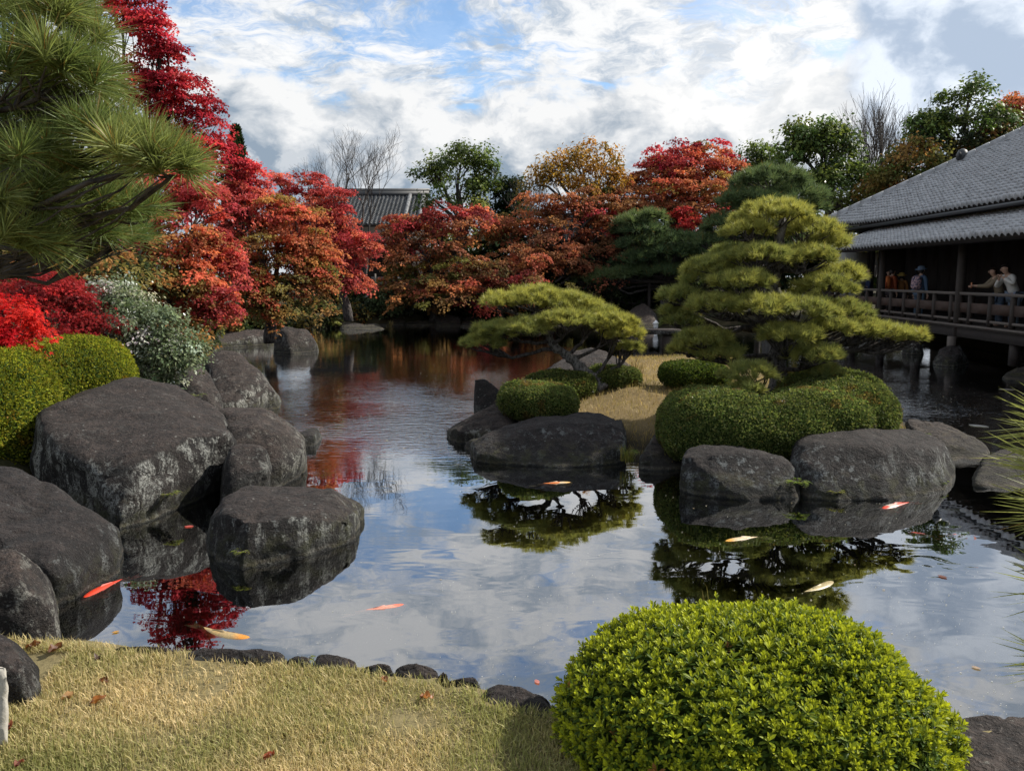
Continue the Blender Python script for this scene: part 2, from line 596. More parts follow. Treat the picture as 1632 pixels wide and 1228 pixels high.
def crown_tree(name, label, cat, base, lobes, pals, leaf=(0.06, 0.05), n_spray=40, per=120, spray_r=0.4, flat=0.22,
               seed=1, mat='leaf', trunk_r=0.12, bark='bark_dark', group=None, shape='diamond', droop=0.25, fork=0.45,
               inner=0.45, twigs=True, tier=0.0, gaps=0.0):
    """trunk > limbs to each lobe > twigs to each spray of leaves. pals: one palette for each lobe, or one for all"""
    rng = np.random.default_rng(seed)
    base = np.array(base, float)
    root = empty(name, base)
    tag(root, label, cat, group)
    g = Geo()
    C = np.mean([c for c, r in lobes], 0)
    top = base + (C - base) * fork
    top[:2] = base[:2] + (C - base)[:2] * fork * 0.7
    tp = limb_path(base - np.array([0, 0, 0.3]), top, rng, 7, 0.05)
    g.tube(tp, np.linspace(trunk_r, trunk_r * 0.7, 7), 8)
    V, F, K, off = [], [], [], 0
    for li, (c, r) in enumerate(lobes):
        start = tp[-1] if rng.random() < 0.6 else tp[-2]
        lp = limb_path(start, c - np.array([0, 0, r[2] * 0.35]), rng, 7, 0.09, 0.06)
        g.tube(lp, np.linspace(trunk_r * 0.55, trunk_r * 0.16, 7), 6)
        vol = (r[0] * r[2]) ** 0.5
        pal = pals[li] if isinstance(pals[0][0], (list, tuple)) else pals
        ns = max(8, int(1.7 * n_spray * (r[0] * r[2]) / (spray_r * spray_r * 6)))
        d = rnd_dirs(rng, ns)
        rad = inner + (1 - inner) * rng.random(ns) ** 0.6
        sp = c + d * r * rad[:, None]
        sp[:, :] += rng.normal(0, 0.13, (ns, 3)) * r
        sp = c + (sp - c) * (1 + 0.28 * fbm(sp * (0.55 / spray_r), 2, seed))[:, None]
        if gaps:
            sp = sp[fbm(sp * (0.42 / spray_r) * np.array([1, 1, 1.8]), 2, seed + 50) + 0.25 * rng.normal(size=len(sp)) > gaps]
        if tier:
            zt = (sp[:, 2] + 0.12 * fbm(sp * 0.8, 2, seed + 7)) / tier
            sp[:, 2] = (np.round(zt) * 0.5 + zt * 0.5) * tier + rng.normal(0, 0.06 * tier, len(sp))
        ns = len(sp)
        out = unit(sp - c + np.array([0, 0, r[2] * 0.3]))
        if twigs:
            for k in range(0, ns, 2):
                st = lp[rng.integers(3, 7)]
                g.tube(limb_path(st, sp[k], rng, 4, 0.08), np.linspace(trunk_r * 0.13, trunk_r * 0.04, 4), 3, cap=False)
        scol = np.minimum(palette_mix(rng, pal, ns, 0.16) * 1.28, 0.7)
        for k in range(ns):
            m = int(per * (0.6 + 0.8 * rng.random()))
            R = spray_r * (0.6 + 0.8 * rng.random())
            tilt = unit(np.array([0, 0, 1.0]) + out[k] * 0.45 + rng.normal(0, 0.15, 3))
            e1 = unit(np.cross(tilt, rng.normal(size=3)))
            e2 = np.cross(tilt, e1)
            a = rng.random(m) * 2 * math.pi
            q = R * np.sqrt(rng.random(m)) * (0.75 + 0.35 * np.sin(a * 3 + k))
            rd = np.cos(a)[:, None] * e1 + np.sin(a)[:, None] * e2
            p = sp[k] + rd * q[:, None] + tilt * (rng.normal(0, flat * R * 0.6, m) - droop * q * q / R)[:, None]
            ax = rd * 0.8 + np.array([0, 0, -0.35]) + rng.normal(0, 0.45, (m, 3))
            nr = tilt + rng.normal(0, 0.45, (m, 3))
            L = leaf[0] * (0.7 + 0.6 * rng.random(m))
            col = np.clip(scol[k] * (1 + rng.normal(0, 0.16, (m, 1))), 0.002, 0.9)
            if shape == 'star':
                v, f, cc = star_leaves(p, ax, nr, L * 0.6, col)
            else:
                v, f, cc = diamond_leaves(p, ax, nr, L, leaf[1] * L / leaf[0], col)
            V.append(v); F.append(f + off); K.append(cc)
            off += len(v)
    g.build('trunk', M[bark], root, smooth=True)
    link('crown', np_mesh('crown', np.vstack(V), np.vstack(F), np.vstack(K)), M[mat], root)
    return root


def conifer(name, label, base, top, width, seed=3, n=5000, pal=((0.02, 0.035, 0.015), (0.03, 0.05, 0.02)), leaf=0.22):
    rng = np.random.default_rng(seed)
    base, top = np.array(base, float), np.array(top, float)
    root = tag(empty(name, base), label, 'tree')
    g = Geo()
    g.tube(limb_path(base, top, rng, 6, 0.01), np.linspace(0.2, 0.03, 6), 7)
    t = rng.random(n) ** 0.75
    H = top - base
    ang = rng.random(n) * 2 * math.pi
    r = width * (1 - t) ** 0.8 * (0.45 + 0.55 * rng.random(n) ** 0.5) * (1 + 0.22 * np.sin(ang * 5 + t * 30)) + 0.04
    out = np.stack([np.cos(ang), np.sin(ang), np.zeros(n)], 1)
    p = base + H * t[:, None] + out * r[:, None]
    v, f, c = diamond_leaves(p, out * 0.6 + [0, 0, 0.9] + rng.normal(0, 0.3, (n, 3)), out + rng.normal(0, 0.4, (n, 3)), leaf, leaf * 0.45, palette_mix(rng, pal, n))
    g.build('trunk', M['bark_dark'], root, True)
    link('crown', np_mesh('crown', v, f, c), M['leaf'], root)
    return root


def bare_tree(name, label, base, height, spread, seed, trunk_r=0.16, levels=5, lean=(0, 0), forks=(3, 3), group=None, mat='bark_dark', stems=1):
    rng = np.random.default_rng(seed)
    root = tag(empty(name, base), label, 'tree', group)
    trunk, tw = Geo(), Geo()

    def grow(p, d, L, r, lev):
        n = 5
        q = [np.array(p)]
        dd = np.array(d)
        for _ in range(n - 1):
            dd = unit(dd + rng.normal(0, 0.09, 3) + np.array([0, 0, 0.03]))
            q.append(q[-1] + dd * L / (n - 1))
        (trunk if lev == 0 else tw).tube(q, np.linspace(r, r * 0.68, n), 6 if lev < 2 else 3, cap=False)
        if lev >= levels:
            return
        k = rng.integers(forks[0], forks[1] + 1)
        for i in range(k):
            at = q[-1] if i < 2 else q[rng.integers(2, n - 1)]
            a = rng.random() * 2 * math.pi
            s = unit(np.cross(dd, [math.cos(a), math.sin(a), 0.3]))
            nd = unit(dd + s * spread * (0.55 + 0.6 * rng.random()) + np.array([0, 0, 0.18]))
            grow(at, nd, L * (0.66 + 0.22 * rng.random()), r * 0.60, lev + 1)
    for s in range(stems):
        a = s * 2.4 + seed
        d0 = unit(np.array([lean[0] + (0.22 * math.cos(a) if stems > 1 else 0), lean[1] + (0.22 * math.sin(a) if stems > 1 else 0), 1.0]))
        grow(np.array(base), d0, height * 0.33, trunk_r, 0)
    trunk.build('trunk', M[mat], root, True)
    tw.build('branches', M[mat], root, True)
    return root


# ------------------------------------------------------------------ pines
def needle_mesh(name, c, d, rng, per, L, W, lo, hi, colA, colB, shoot=0.05, old=0.0, close=False):
    n = len(c)
    c = np.repeat(c, per, 0)
    d0 = np.repeat(unit(d), per, 0)
    N = n * per
    s = unit(np.cross(d0, rng.normal(size=(N, 3))))
    th = np.radians(lo + (hi - lo) * rng.random(N) ** 0.8)
    dr = unit(d0 * np.cos(th)[:, None] + s * np.sin(th)[:, None] + np.array([0, 0, -0.06]))
    b = c + d0 * (shoot * (rng.random(N) - 0.4))[:, None]
    Ln = L * (0.7 + 0.45 * rng.random(N))
    side = unit(np.cross(dr, rng.normal(size=(N, 3)))) * (W * 0.5)
    mid = b + dr * (Ln * 0.55)[:, None]
    tip = b + dr * Ln[:, None] + np.array([0, 0, -1.0]) * (0.05 * Ln)[:, None]
    v = np.stack([b - side * 0.7, b + side * 0.7, mid + side, tip, mid - side] if close else [b - side, b + side, tip], 1).reshape(-1, 3)
    shootmix = np.repeat(rng.random(n), per)
    k = np.clip(shootmix * 0.9 + rng.normal(0, 0.15, N), 0, 1)[:, None]
    col = np.asarray(colA) * (1 - k) + np.asarray(colB) * k
    col = col * (1 + rng.normal(0, 0.15, (N, 1)))
    if old > 0:
        o = rng.random(N) < old
        col[o] = np.array([0.20, 0.13, 0.04]) * (0.7 + 0.6 * rng.random((o.sum(), 1)))
    col = np.clip(col, 0.003, 0.8)
    if not close:
        return np_mesh(name, v, np.arange(N * 3).reshape(-1, 3), np.repeat(col, 3, 0))
    i = np.arange(N)[:, None] * 5
    return np_mesh(name, v, [i + np.array([0, 1, 2, 4]), i + np.array([4, 2, 3])], np.repeat(col, 5, 0))


def pad_shoots(rng, c, r, n):
    d = rnd_dirs(rng, n * 3)
    d = d[d[:, 2] > -0.10][:n]
    n = len(d)
    q = 0.70 + 0.32 * rng.random(n)
    lump = 1 + 0.16 * fbm(d * 2.2 + c, 2, 5)
    p = c + d * r * (q * lump)[:, None]
    nd = unit(d / r * np.min(r) * 0.8 + np.array([0, 0, 0.55]) + rng.normal(0, 0.22, (n, 3)))
    return p, nd


def pine(name, label, base, trunk_pts, trunk_r, pads, per_m2=260, per=46, L=0.10, W=0.005, colA=(0.040, 0.072, 0.016), colB=(0.26, 0.245, 0.022),
         seed=5, lo=8, hi=72, bark='bark_grey', group=None, shoot=0.05, old=0.02, branch_r=0.03, branches=True, nmin=14, close=False):
    """pads: (centre, radii, colour shift). Each pad hangs on a branch from the nearest point of the trunk"""
    rng = np.random.default_rng(seed)
    root = tag(empty(name, base), label, 'tree', group)
    tp = np.array(trunk_pts, float)
    # resample the trunk
    seg = np.linspace(0, len(tp) - 1, (len(tp) - 1) * 5 + 1)
    fine = np.stack([np.interp(seg, np.arange(len(tp)), tp[:, k]) for k in range(3)], 1)
    sm = fine.copy()
    sm[1:-1] = (fine[:-2] + fine[1:-1] * 2 + fine[2:]) / 4
    sm[1:-1] += rng.normal(0, trunk_r * 0.12, sm[1:-1].shape)
    g = Geo()
    g.tube(sm, np.linspace(trunk_r, trunk_r * 0.35, len(sm)) * (1 + 0.10 * rng.normal(size=len(sm))), 9)
    g.build('trunk', M[bark], root, True)
    b = Geo()
    cs, ds, wt = [], [], []
    for (c, r, kk) in pads:
        c, r = np.asarray(c, float), np.asarray(r, float)
        area = r[0] * r[1] * 3.14 * 1.4
        n = max(nmin, int(per_m2 * area))
        p, d = pad_shoots(rng, c, r, n)
        cs.append(p); ds.append(d); wt.append(np.full(len(p), kk))
        if branches:
            foot = c - np.array([0, 0, r[2] * 0.6])
            dist = np.linalg.norm(sm - foot, axis=1) + np.maximum(0, sm[:, 2] - foot[2]) * 1.5
            st = sm[np.argmin(dist)]
            bp = limb_path(st, foot, rng, 8, 0.07, -0.06)
            b.tube(bp, np.linspace(branch_r, branch_r * 0.45, 8), 6)
            for k in range(0, len(p), max(1, len(p) // 16)):
                b.tube(limb_path(bp[rng.integers(4, 8)], p[k] - d[k] * 0.03, rng, 4, 0.1, -0.05), np.linspace(branch_r * 0.4, branch_r * 0.14, 4), 4, cap=False)
    if branches:
        b.build('branches', M['bark_dark'], root, True)
    c, d, k = np.vstack(cs), np.vstack(ds), np.concatenate(wt)
    # greener needles in some pads, yellower in others: one mesh, colour per needle
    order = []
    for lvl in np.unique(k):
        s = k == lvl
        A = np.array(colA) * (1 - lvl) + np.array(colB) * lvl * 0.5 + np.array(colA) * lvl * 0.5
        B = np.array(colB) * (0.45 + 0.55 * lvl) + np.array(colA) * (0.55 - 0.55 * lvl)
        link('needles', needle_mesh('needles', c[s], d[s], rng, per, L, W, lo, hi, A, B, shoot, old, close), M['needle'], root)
    return root


def pad(px, py, rx, ry, Y, depth=None, k=0.6):
    c, r = lobe(px, py, rx, ry, Y, depth)
    r[1] = depth if depth else max(r[0] * 0.75, r[2])
    r[0] *= 0.92; r[2] *= 0.98
    return (c, r, k)


# ------------------------------------------------------------------ clipped hedges
def super_r(d, r, e):
    return (np.abs(d / r) ** e).sum(1) ** (-1.0 / e)


def blob_mesh(lobes, e, voxel, smooth):
    """lobes melted into one rounded body"""
    g = Geo()
    bm = bmesh.new()
    bmesh.ops.create_icosphere(bm, subdivisions=4, radius=1)
    d0 = unit(np.array([v.co for v in bm.verts]))
    tri = np.array([[v.index for v in f.verts] for f in bm.faces])
    bm.free()
    for c, r in lobes:
        d = unit(d0 * r)
        g.add(c + d * super_r(d, r, e)[:, None], tris=tri)
    me = g.mesh('blob')
    o = bpy.data.objects.new('blob', me)
    COL.objects.link(o)
    rm = o.modifiers.new('r', 'REMESH'); rm.mode = 'VOXEL'; rm.voxel_size = voxel
    s = o.modifiers.new('s', 'SMOOTH'); s.factor, s.iterations = 0.5, smooth
    out = bpy.data.meshes.new_from_object(o.evaluated_get(bpy.context.evaluated_depsgraph_get()))
    bpy.data.objects.remove(o); bpy.data.meshes.remove(me)
    out.calc_loop_triangles()
    n = len(out.vertices)
    v = np.empty(n * 3, np.float32); out.vertices.foreach_get('co', v); v = v.reshape(-1, 3).astype(float)
    nr = np.empty(n * 3, np.float32); out.vertices.foreach_get('normal', nr); nr = nr.reshape(-1, 3).astype(float)
    t = np.empty(len(out.loop_triangles) * 3, np.int32); out.loop_triangles.foreach_get('vertices', t); t = t.reshape(-1, 3)
    bpy.data.meshes.remove(out)
    return v, nr, t


def hedge(name, label, cat, base, lobes, n_leaf, leaf, pal, seed=1, e=2.6, group=None, mat='leaf', zmin=-9, inset=0.035, upright=0.35, rosette=None, depth=0.05, voxel=0.06, smooth=8, wob=0.03, thin=0.0):
    rng = np.random.default_rng(seed)
    root = tag(empty(name, base), label, cat, group)
    bv, bn, bt = blob_mesh(lobes, e, voxel, smooth)
    bv = bv + bn * (wob * fbm(bv * 2.6, 3, seed) + wob * 0.5 * fbm(bv * 9.0, 2, seed + 1))[:, None]
    ar = np.linalg.norm(np.cross(bv[bt[:, 1]] - bv[bt[:, 0]], bv[bt[:, 2]] - bv[bt[:, 0]]), axis=1)
    ti = rng.choice(len(bt), n_leaf, p=ar / ar.sum())
    w = rng.random((n_leaf, 2)); fl = w.sum(1) > 1; w[fl] = 1 - w[fl]
    wa = np.stack([1 - w.sum(1), w[:, 0], w[:, 1]], 1)[:, :, None]
    p = (bv[bt[ti]] * wa).sum(1)
    nr = unit((bn[bt[ti]] * wa).sum(1))
    keep = (p[:, 2] > zmin) & (nr[:, 1] < 0.62)
    if thin:
        keep &= fbm(p * 7.0, 2, seed + 40) > -0.75 + thin
    p, nr = p[keep], nr[keep]
    n = len(p)
    if rosette is None:
        p = p - nr * (rng.random((n, 1)) ** 2 * depth) + nr * 0.012
        stray = rng.random(n) < 0.02
        p[stray] += nr[stray] * 0.03
        ax = nr * (0.35 + 0.5 * rng.random((n, 1))) + unit(np.cross(nr, rng.normal(size=(n, 3)))) * 0.9 + np.array([0, 0, upright])
        fn = nr + rng.normal(0, 0.5, (n, 3))
        col = palette_mix(rng, pal, n, 0.20)
        col *= (1 + 0.30 * fbm(p * 2.2, 3, seed + 3))[:, None]
        brown = fbm(p * 4.5, 3, seed + 60) > 0.62
        col[brown] = col[brown] * np.array([1.15, 0.75, 0.8])
        L = leaf[0] * (0.65 + 0.7 * rng.random(n))
        v, f, c = diamond_leaves(p, ax, fn, L, leaf[1] * (0.7 + 0.6 * rng.random(n)), np.clip(col, 0.003, 0.9))
        link('leaves', np_mesh('leaves', v, f, c), M[mat], root)
    else:
        V, F3, F4, K, off = [], [], [], [], 0
        k = rosette
        hgt = rng.normal(0, 0.012, n) + 0.022 * fbm(p * 5, 2, seed + 9)
        lo_, hi_ = np.array(pal[0]), np.array(pal[1])
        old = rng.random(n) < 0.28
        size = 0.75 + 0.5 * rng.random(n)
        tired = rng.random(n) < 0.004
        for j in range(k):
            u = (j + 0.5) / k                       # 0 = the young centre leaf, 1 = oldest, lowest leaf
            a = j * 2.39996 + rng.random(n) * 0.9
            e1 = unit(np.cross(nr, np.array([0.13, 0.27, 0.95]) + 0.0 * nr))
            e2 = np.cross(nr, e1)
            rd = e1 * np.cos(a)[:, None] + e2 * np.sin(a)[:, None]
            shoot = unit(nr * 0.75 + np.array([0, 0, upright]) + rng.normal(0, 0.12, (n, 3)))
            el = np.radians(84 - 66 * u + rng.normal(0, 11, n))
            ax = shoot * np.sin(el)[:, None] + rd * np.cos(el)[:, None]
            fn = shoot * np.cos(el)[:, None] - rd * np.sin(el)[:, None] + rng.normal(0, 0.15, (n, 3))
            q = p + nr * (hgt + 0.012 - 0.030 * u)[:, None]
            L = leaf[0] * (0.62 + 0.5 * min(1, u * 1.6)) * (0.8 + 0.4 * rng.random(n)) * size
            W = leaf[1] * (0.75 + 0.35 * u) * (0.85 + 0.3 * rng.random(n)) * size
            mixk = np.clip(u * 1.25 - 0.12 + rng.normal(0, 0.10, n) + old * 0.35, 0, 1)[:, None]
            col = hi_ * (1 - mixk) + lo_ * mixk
            col[tired] = np.array([0.26, 0.13, 0.04])
            col = np.clip(col * (1 + rng.normal(0, 0.13, (n, 1))), 0.003, 0.9)
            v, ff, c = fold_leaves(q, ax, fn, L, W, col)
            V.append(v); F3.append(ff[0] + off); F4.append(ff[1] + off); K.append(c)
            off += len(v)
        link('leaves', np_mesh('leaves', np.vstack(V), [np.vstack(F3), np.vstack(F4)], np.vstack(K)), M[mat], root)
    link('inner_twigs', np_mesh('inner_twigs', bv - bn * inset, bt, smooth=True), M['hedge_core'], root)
    return root


# ------------------------------------------------------------------ rocks
def wpt(p):
    return Vector(Z(p[0], p[1], 0.0)) if len(p) == 2 else Vector(P(*p))


def rock_mesh(name, pts, seed=1, smooth=2, amp=0.05, res=46, rough=0.5):
    bm = bmesh.new()
    for p in pts:
        bm.verts.new(p)
    bmesh.ops.convex_hull(bm, input=bm.verts)
    bmesh.ops.delete(bm, geom=[v for v in bm.verts if not v.link_faces], context='VERTS')
    bmesh.ops.recalc_face_normals(bm, faces=bm.faces)
    me = bpy.data.meshes.new('hull')
    bm.to_mesh(me)
    bm.free()
    A = np.array([v.co for v in me.vertices])
    size = float(np.max(A.max(0) - A.min(0)))
    o = bpy.data.objects.new('hull', me)
    COL.objects.link(o)
    rm = o.modifiers.new('r', 'REMESH')
    rm.mode = 'VOXEL'
    rm.voxel_size = size / (res * 0.78)
    s = o.modifiers.new('s', 'SMOOTH')
    s.factor, s.iterations = 0.5, smooth
    dg = bpy.context.evaluated_depsgraph_get()
    out = bpy.data.meshes.new_from_object(o.evaluated_get(dg))
    bpy.data.objects.remove(o)
    bpy.data.meshes.remove(me)
    n = len(out.vertices)
    v = np.empty(n * 3, np.float32); out.vertices.foreach_get('co', v); v = v.reshape(-1, 3).astype(float)
    nr = np.empty(n * 3, np.float32); out.vertices.foreach_get('normal', nr); nr = nr.reshape(-1, 3).astype(float)
    f = 2.2 / size
    # chip flat facets off the rounded body
    rng = np.random.default_rng(seed + 1000)
    cen = v.mean(0)
    for dvec in rnd_dirs(rng, 22):
        s = (v - cen) @ dvec
        h = s.max() * rng.uniform(0.89, 0.985)
        v = v - dvec * np.maximum(0, s - h)[:, None] * 0.92
    d = fbm(v * f * 1.0 + seed * 3.7, 3, seed) * 0.9
    ridg = 1 - np.abs(fbm(v * f * 1.7 + seed, 3, seed + 20)) * 2.2
    d += 0.45 * np.clip(ridg, -1, 1)
    d += rough * 0.55 * fbm(v * f * 5.5, 4, seed + 7, 0.6)
    # a few straight fracture steps
    rng = np.random.default_rng(seed)
    for _ in range(3):
        ax = unit(rng.normal(size=3) * np.array([0.6, 0.6, 1.0]))
        q = (v @ ax) * f * 2.0 + 0.5 * fbm(v * f * 1.5, 2, seed + 31) + rng.random()
        d -= 0.9 * np.exp(-((q - np.floor(q) - 0.5) / 0.035) ** 2) * (0.4 + 0.6 * vnoise(v * f * 1.2 + 9, seed + 3))
    v = v + nr * (d * amp * size)[:, None]
    v = v.mean(0) + (v - v.mean(0)) * np.array([1.055, 1.055, 1.03])
    out.vertices.foreach_set('co', v.astype(np.float32).ravel())
    out.polygons.foreach_set('use_smooth', np.ones(len(out.polygons), bool))
    out.update()
    out.name = name
    return out


def boulder(label, front, top, back=1.0, seed=1, name='boulder', group=None, mat='rock', smooth=2, amp=0.022, res=46, sink=0.5, extra=(), rough=0.5):
    """front: pixels along the foot (at the water, or with a distance); top: pixels with a distance; the rest goes BACK metres away from the viewer"""
    pts = []
    f = [wpt(p) for p in front]
    for p in f:
        dirn = Vector((p.x, p.y, 0)).normalized()
        pts += [p, p - Vector((0, 0, sink)), p + dirn * back - Vector((0, 0, sink)), p + dirn * back]
    pts += [wpt(p) for p in top]
    pts += [Vector(P(*p)) for p in extra]
    me = rock_mesh(name, pts, seed, smooth, amp, res, rough)
    o = link(name, me, M[mat])
    tag(o, label, 'rock', group)
    c = sum((Vector(v.co) for v in me.vertices), Vector()) / len(me.vertices)
    base = Vector((c.x, c.y, min(v.co.z for v in me.vertices)))
    me.transform(Matrix.Translation(-base))
    o.location = base
    return o
# ------------------------------------------------------------------ terrain, pond, lawn
LAWN_Z = 0.80
ISL_Z = 0.60
lawn_px = [(-420, 985), (-100, 1006), (60, 1018), (180, 1028), (300, 1037), (430, 1047), (560, 1061), (700, 1084), (800, 1106), (890, 1130), (1000, 1150),
           (1200, 1165), (1400, 1165), (1540, 1168), (1700, 1185), (2100, 1190)]
lawn_edge = [Z(x, y, LAWN_Z) for x, y in lawn_px]
ax_u = pix_dir(873, 440); EU = Vector((ax_u.x, ax_u.y, 0)).normalized(); EV = Vector((EU.y, -EU.x, 0))


UK = 1.034


def B(u, v, z=0.0):
    """teahouse coordinates: u along the veranda away from us, v to the right of our path along u"""
    p = EU * (u * UK) + EV * v
    return Vector((p.x, p.y, z))


shore = [(p.x, p.y - 0.01) for p in lawn_edge]
shore += [(8.5, 4.6), (14.5, 5.5)] + [(B(u, 14.2).x, B(u, 14.2).y) for u in (6, 15, 25, 33.5)]
shore += [(B(34.5, 12.0).x, B(34.5, 12.0).y)]
for px, py in ((1290, 530), (1200, 523), (1085, 521), (950, 520), (800, 519), (700, 519), (640, 521), (560, 523), (480, 528), (420, 538), (340, 552)):
    q = Z(px, py); shore.append((q.x, q.y + (1.5 if py < 527 else 0.4)))
for px, py in ((318, 600), (300, 640), (320, 690), (260, 740), (120, 830), (40, 880), (-60, 930), (-220, 960)):
    q = Z(px, py); shore.append((q.x - (0.5 if py < 860 else 0.1), q.y))
shore = np.array(shore)


def poly_sd(x, y, poly):
    """signed distance to a closed polygon, negative inside"""
    p = np.stack([x, y], -1)
    d = np.full(len(p), 1e9)
    inside = np.zeros(len(p), bool)
    for i in range(len(poly)):
        a, b = poly[i], poly[(i + 1) % len(poly)]
        e = b - a
        w = p - a
        t = np.clip((w @ e) / (e @ e + 1e-12), 0, 1)
        d = np.minimum(d, np.linalg.norm(w - t[:, None] * e, axis=1))
        c = ((a[1] > p[:, 1]) != (b[1] > p[:, 1])) & (p[:, 0] < (b[0] - a[0]) * (p[:, 1] - a[1]) / (b[1] - a[1] + 1e-12) + a[0])
        inside ^= c
    return np.where(inside, -d, d)


def sstep(v, a, b):
    t = np.clip((v - a) / (b - a), 0, 1)
    return t * t * (3 - 2 * t)


def ground_z(x, y):
    x, y = np.atleast_1d(np.asarray(x, float)), np.atleast_1d(np.asarray(y, float))
    sd = poly_sd(x, y, shore)
    p = np.stack([x, y, 0 * x], -1)
    near = sstep(y, 7.0, 4.5)
    land = LAWN_Z * near + (1 - near) * (0.55 + 0.030 * np.clip(sd, 0, 40) + 0.12 * fbm(p * 0.35, 3, 4))
    land = land + 0.018 * fbm(p * 2.2, 3, 8) * near
    k_far = sstep(sd, -0.6, 0.7)
    k_near = sstep(sd, -0.55, -0.02)
    k = k_far * (1 - near) + k_near * near
    return -0.95 + (land + 0.95) * k + 0.05 * fbm(p * 1.3, 2, 2) * (1 - k)


xs = np.concatenate([[-900, -300, -120, -70], np.arange(-45, -8, 1.0), np.arange(-8, 8, 0.16), np.arange(8, 45, 1.0), [45, 70, 120, 300, 900]])
ys = np.concatenate([[-300, -60, -15, -5, 0, 1.2], np.arange(2.0, 6.4, 0.11), np.arange(6.4, 16, 0.4), np.arange(16, 75, 1.0), [75, 100, 160, 400, 1200]])
gx, gy = np.meshgrid(xs, ys)
gz = ground_z(gx.ravel(), gy.ravel())
nx_, ny_ = len(xs), len(ys)
ii = (np.arange(ny_ - 1)[:, None] * nx_ + np.arange(nx_ - 1)[None]).ravel()
m, t, out = material('garden_soil')
g_ = t.node('ShaderNodeNewGeometry')
pos = g_.outputs['Position']
_, py_, pz_ = t.sep(pos)
n1 = t.noise(pos, 1.1, 5, 0.6)
n2 = t.noise(pos, 16, 5, 0.65)
soil = t.mix(n2, (0.030, 0.024, 0.014), (0.060, 0.050, 0.026))
moss = t.mix(n2, (0.016, 0.018, 0.008), (0.040, 0.040, 0.015))
land = t.mix(t.step(n1, 0.42, 0.6), soil, moss)
straw = t.mix(n2, (0.10, 0.085, 0.042), (0.22, 0.18, 0.09))
land = t.mix(t.math('MULTIPLY', t.step(py_, 6.5, 4.5), t.step(pz_, 0.70, 0.775)), land, straw)
mud = t.mix(n2, (0.006, 0.0065, 0.0035), (0.018, 0.018, 0.009))
principled(t, out, t.mix(t.step(pz_, 0.0, 0.08), mud, land), 0.95, bump(t, n2, 0.6, 0.03), 0.15)
M['soil'] = m
o = link('ground', np_mesh('ground', np.stack([gx.ravel(), gy.ravel(), gz], -1), np.stack([ii, ii + 1, ii + nx_ + 1, ii + nx_], -1), smooth=True), M['soil'])
tag(o, kind='structure')

# water: a clear dark pond, calm in front, lightly ruffled in the middle
m, t, out = material('pond_water')
g_ = t.node('ShaderNodeNewGeometry')
pos = g_.outputs['Position']
wx, wy, wz = t.sep(pos)
swell = t.noise(t.vmath('MULTIPLY', pos, (1.0, 1.6, 1)), 1.5, 2, 0.5, 0.6)
rip = t.noise(t.vmath('MULTIPLY', pos, (3.2, 9.0, 1)), 1.0, 3, 0.55, 0.35)
fine = t.noise(t.vmath('MULTIPLY', pos, (9.0, 26.0, 1)), 1.0, 2, 0.5, 0.3)
zone = t.math('MULTIPLY', t.math('MULTIPLY', t.step(wy, 9.5, 13.5), t.step(wy, 13.5, 22.0, 1.0, 0.10)), t.step(t.noise(pos, 0.3, 2, 0.5), 0.38, 0.58, 0.35, 1.0))
h = t.math('ADD', t.math('MULTIPLY', swell, 0.0020), t.math('MULTIPLY', t.math('MULTIPLY', rip, zone), 0.028))
h = t.math('ADD', h, t.math('MULTIPLY', t.math('MULTIPLY', fine, zone), 0.007))
# rings spread by the fish
for (cx, cy, k, lam) in ((Z(1480, 900).x, Z(1480, 900).y, 0.0009, 13.0), (Z(325, 1000).x, Z(325, 1000).y, 0.0016, 48.0)):
    dx = t.math('SUBTRACT', wx, cx); dy = t.math('SUBTRACT', wy, cy)
    r = t.math('SQRT', t.math('ADD', t.math('MULTIPLY', dx, dx), t.math('MULTIPLY', dy, dy)))
    r = t.math('ADD', r, t.math('MULTIPLY', swell, 1.1))
    env = t.step(r, 0.1, 1.7 if lam < 20 else 0.55, 1.0, 0.0)
    h = t.math('ADD', h, t.math('MULTIPLY', t.math('MULTIPLY', t.math('SINE', t.math('MULTIPLY', r, lam)), env), k))
nrm = t.node('ShaderNodeBump')
nrm.inputs['Strength'].default_value = 1.0
nrm.inputs['Distance'].default_value = 1.0
t.put(nrm.inputs['Height'], h)
fr = t.node('ShaderNodeFresnel')
fr.inputs[0].default_value = 1.45
t.put(fr.inputs['Normal'], nrm.outputs[0])
gl = t.node('ShaderNodeBsdfGlossy')
gl.inputs['Roughness'].default_value = 0.012
gl.inputs[0].default_value = (0.97, 0.98, 1.0, 1)
t.put(gl.inputs['Normal'], nrm.outputs[0])
tp = t.node('ShaderNodeBsdfTransparent')
tp.inputs[0].default_value = (0.80, 0.82, 0.70, 1)
mx = t.node('ShaderNodeMixShader')
t.put(mx.inputs[0], t.math('ADD', 0.29, t.math('MULTIPLY', fr.outputs[0], 0.95), clamp=True))
t.t.links.new(tp.outputs[0], mx.inputs[1])
t.t.links.new(gl.outputs[0], mx.inputs[2])
t.t.links.new(mx.outputs[0], out.inputs[0])
M['water'] = m
lo, hi = shore.min(0) - 1.5, shore.max(0) + 1.5
o = link('pond_water', np_mesh('pond_water', [(lo[0], 3.0, 0), (hi[0], 3.0, 0), (hi[0], hi[1], 0), (lo[0], hi[1], 0)], np.array([[0, 1, 2, 3]])), m)
tag(o, kind='structure')


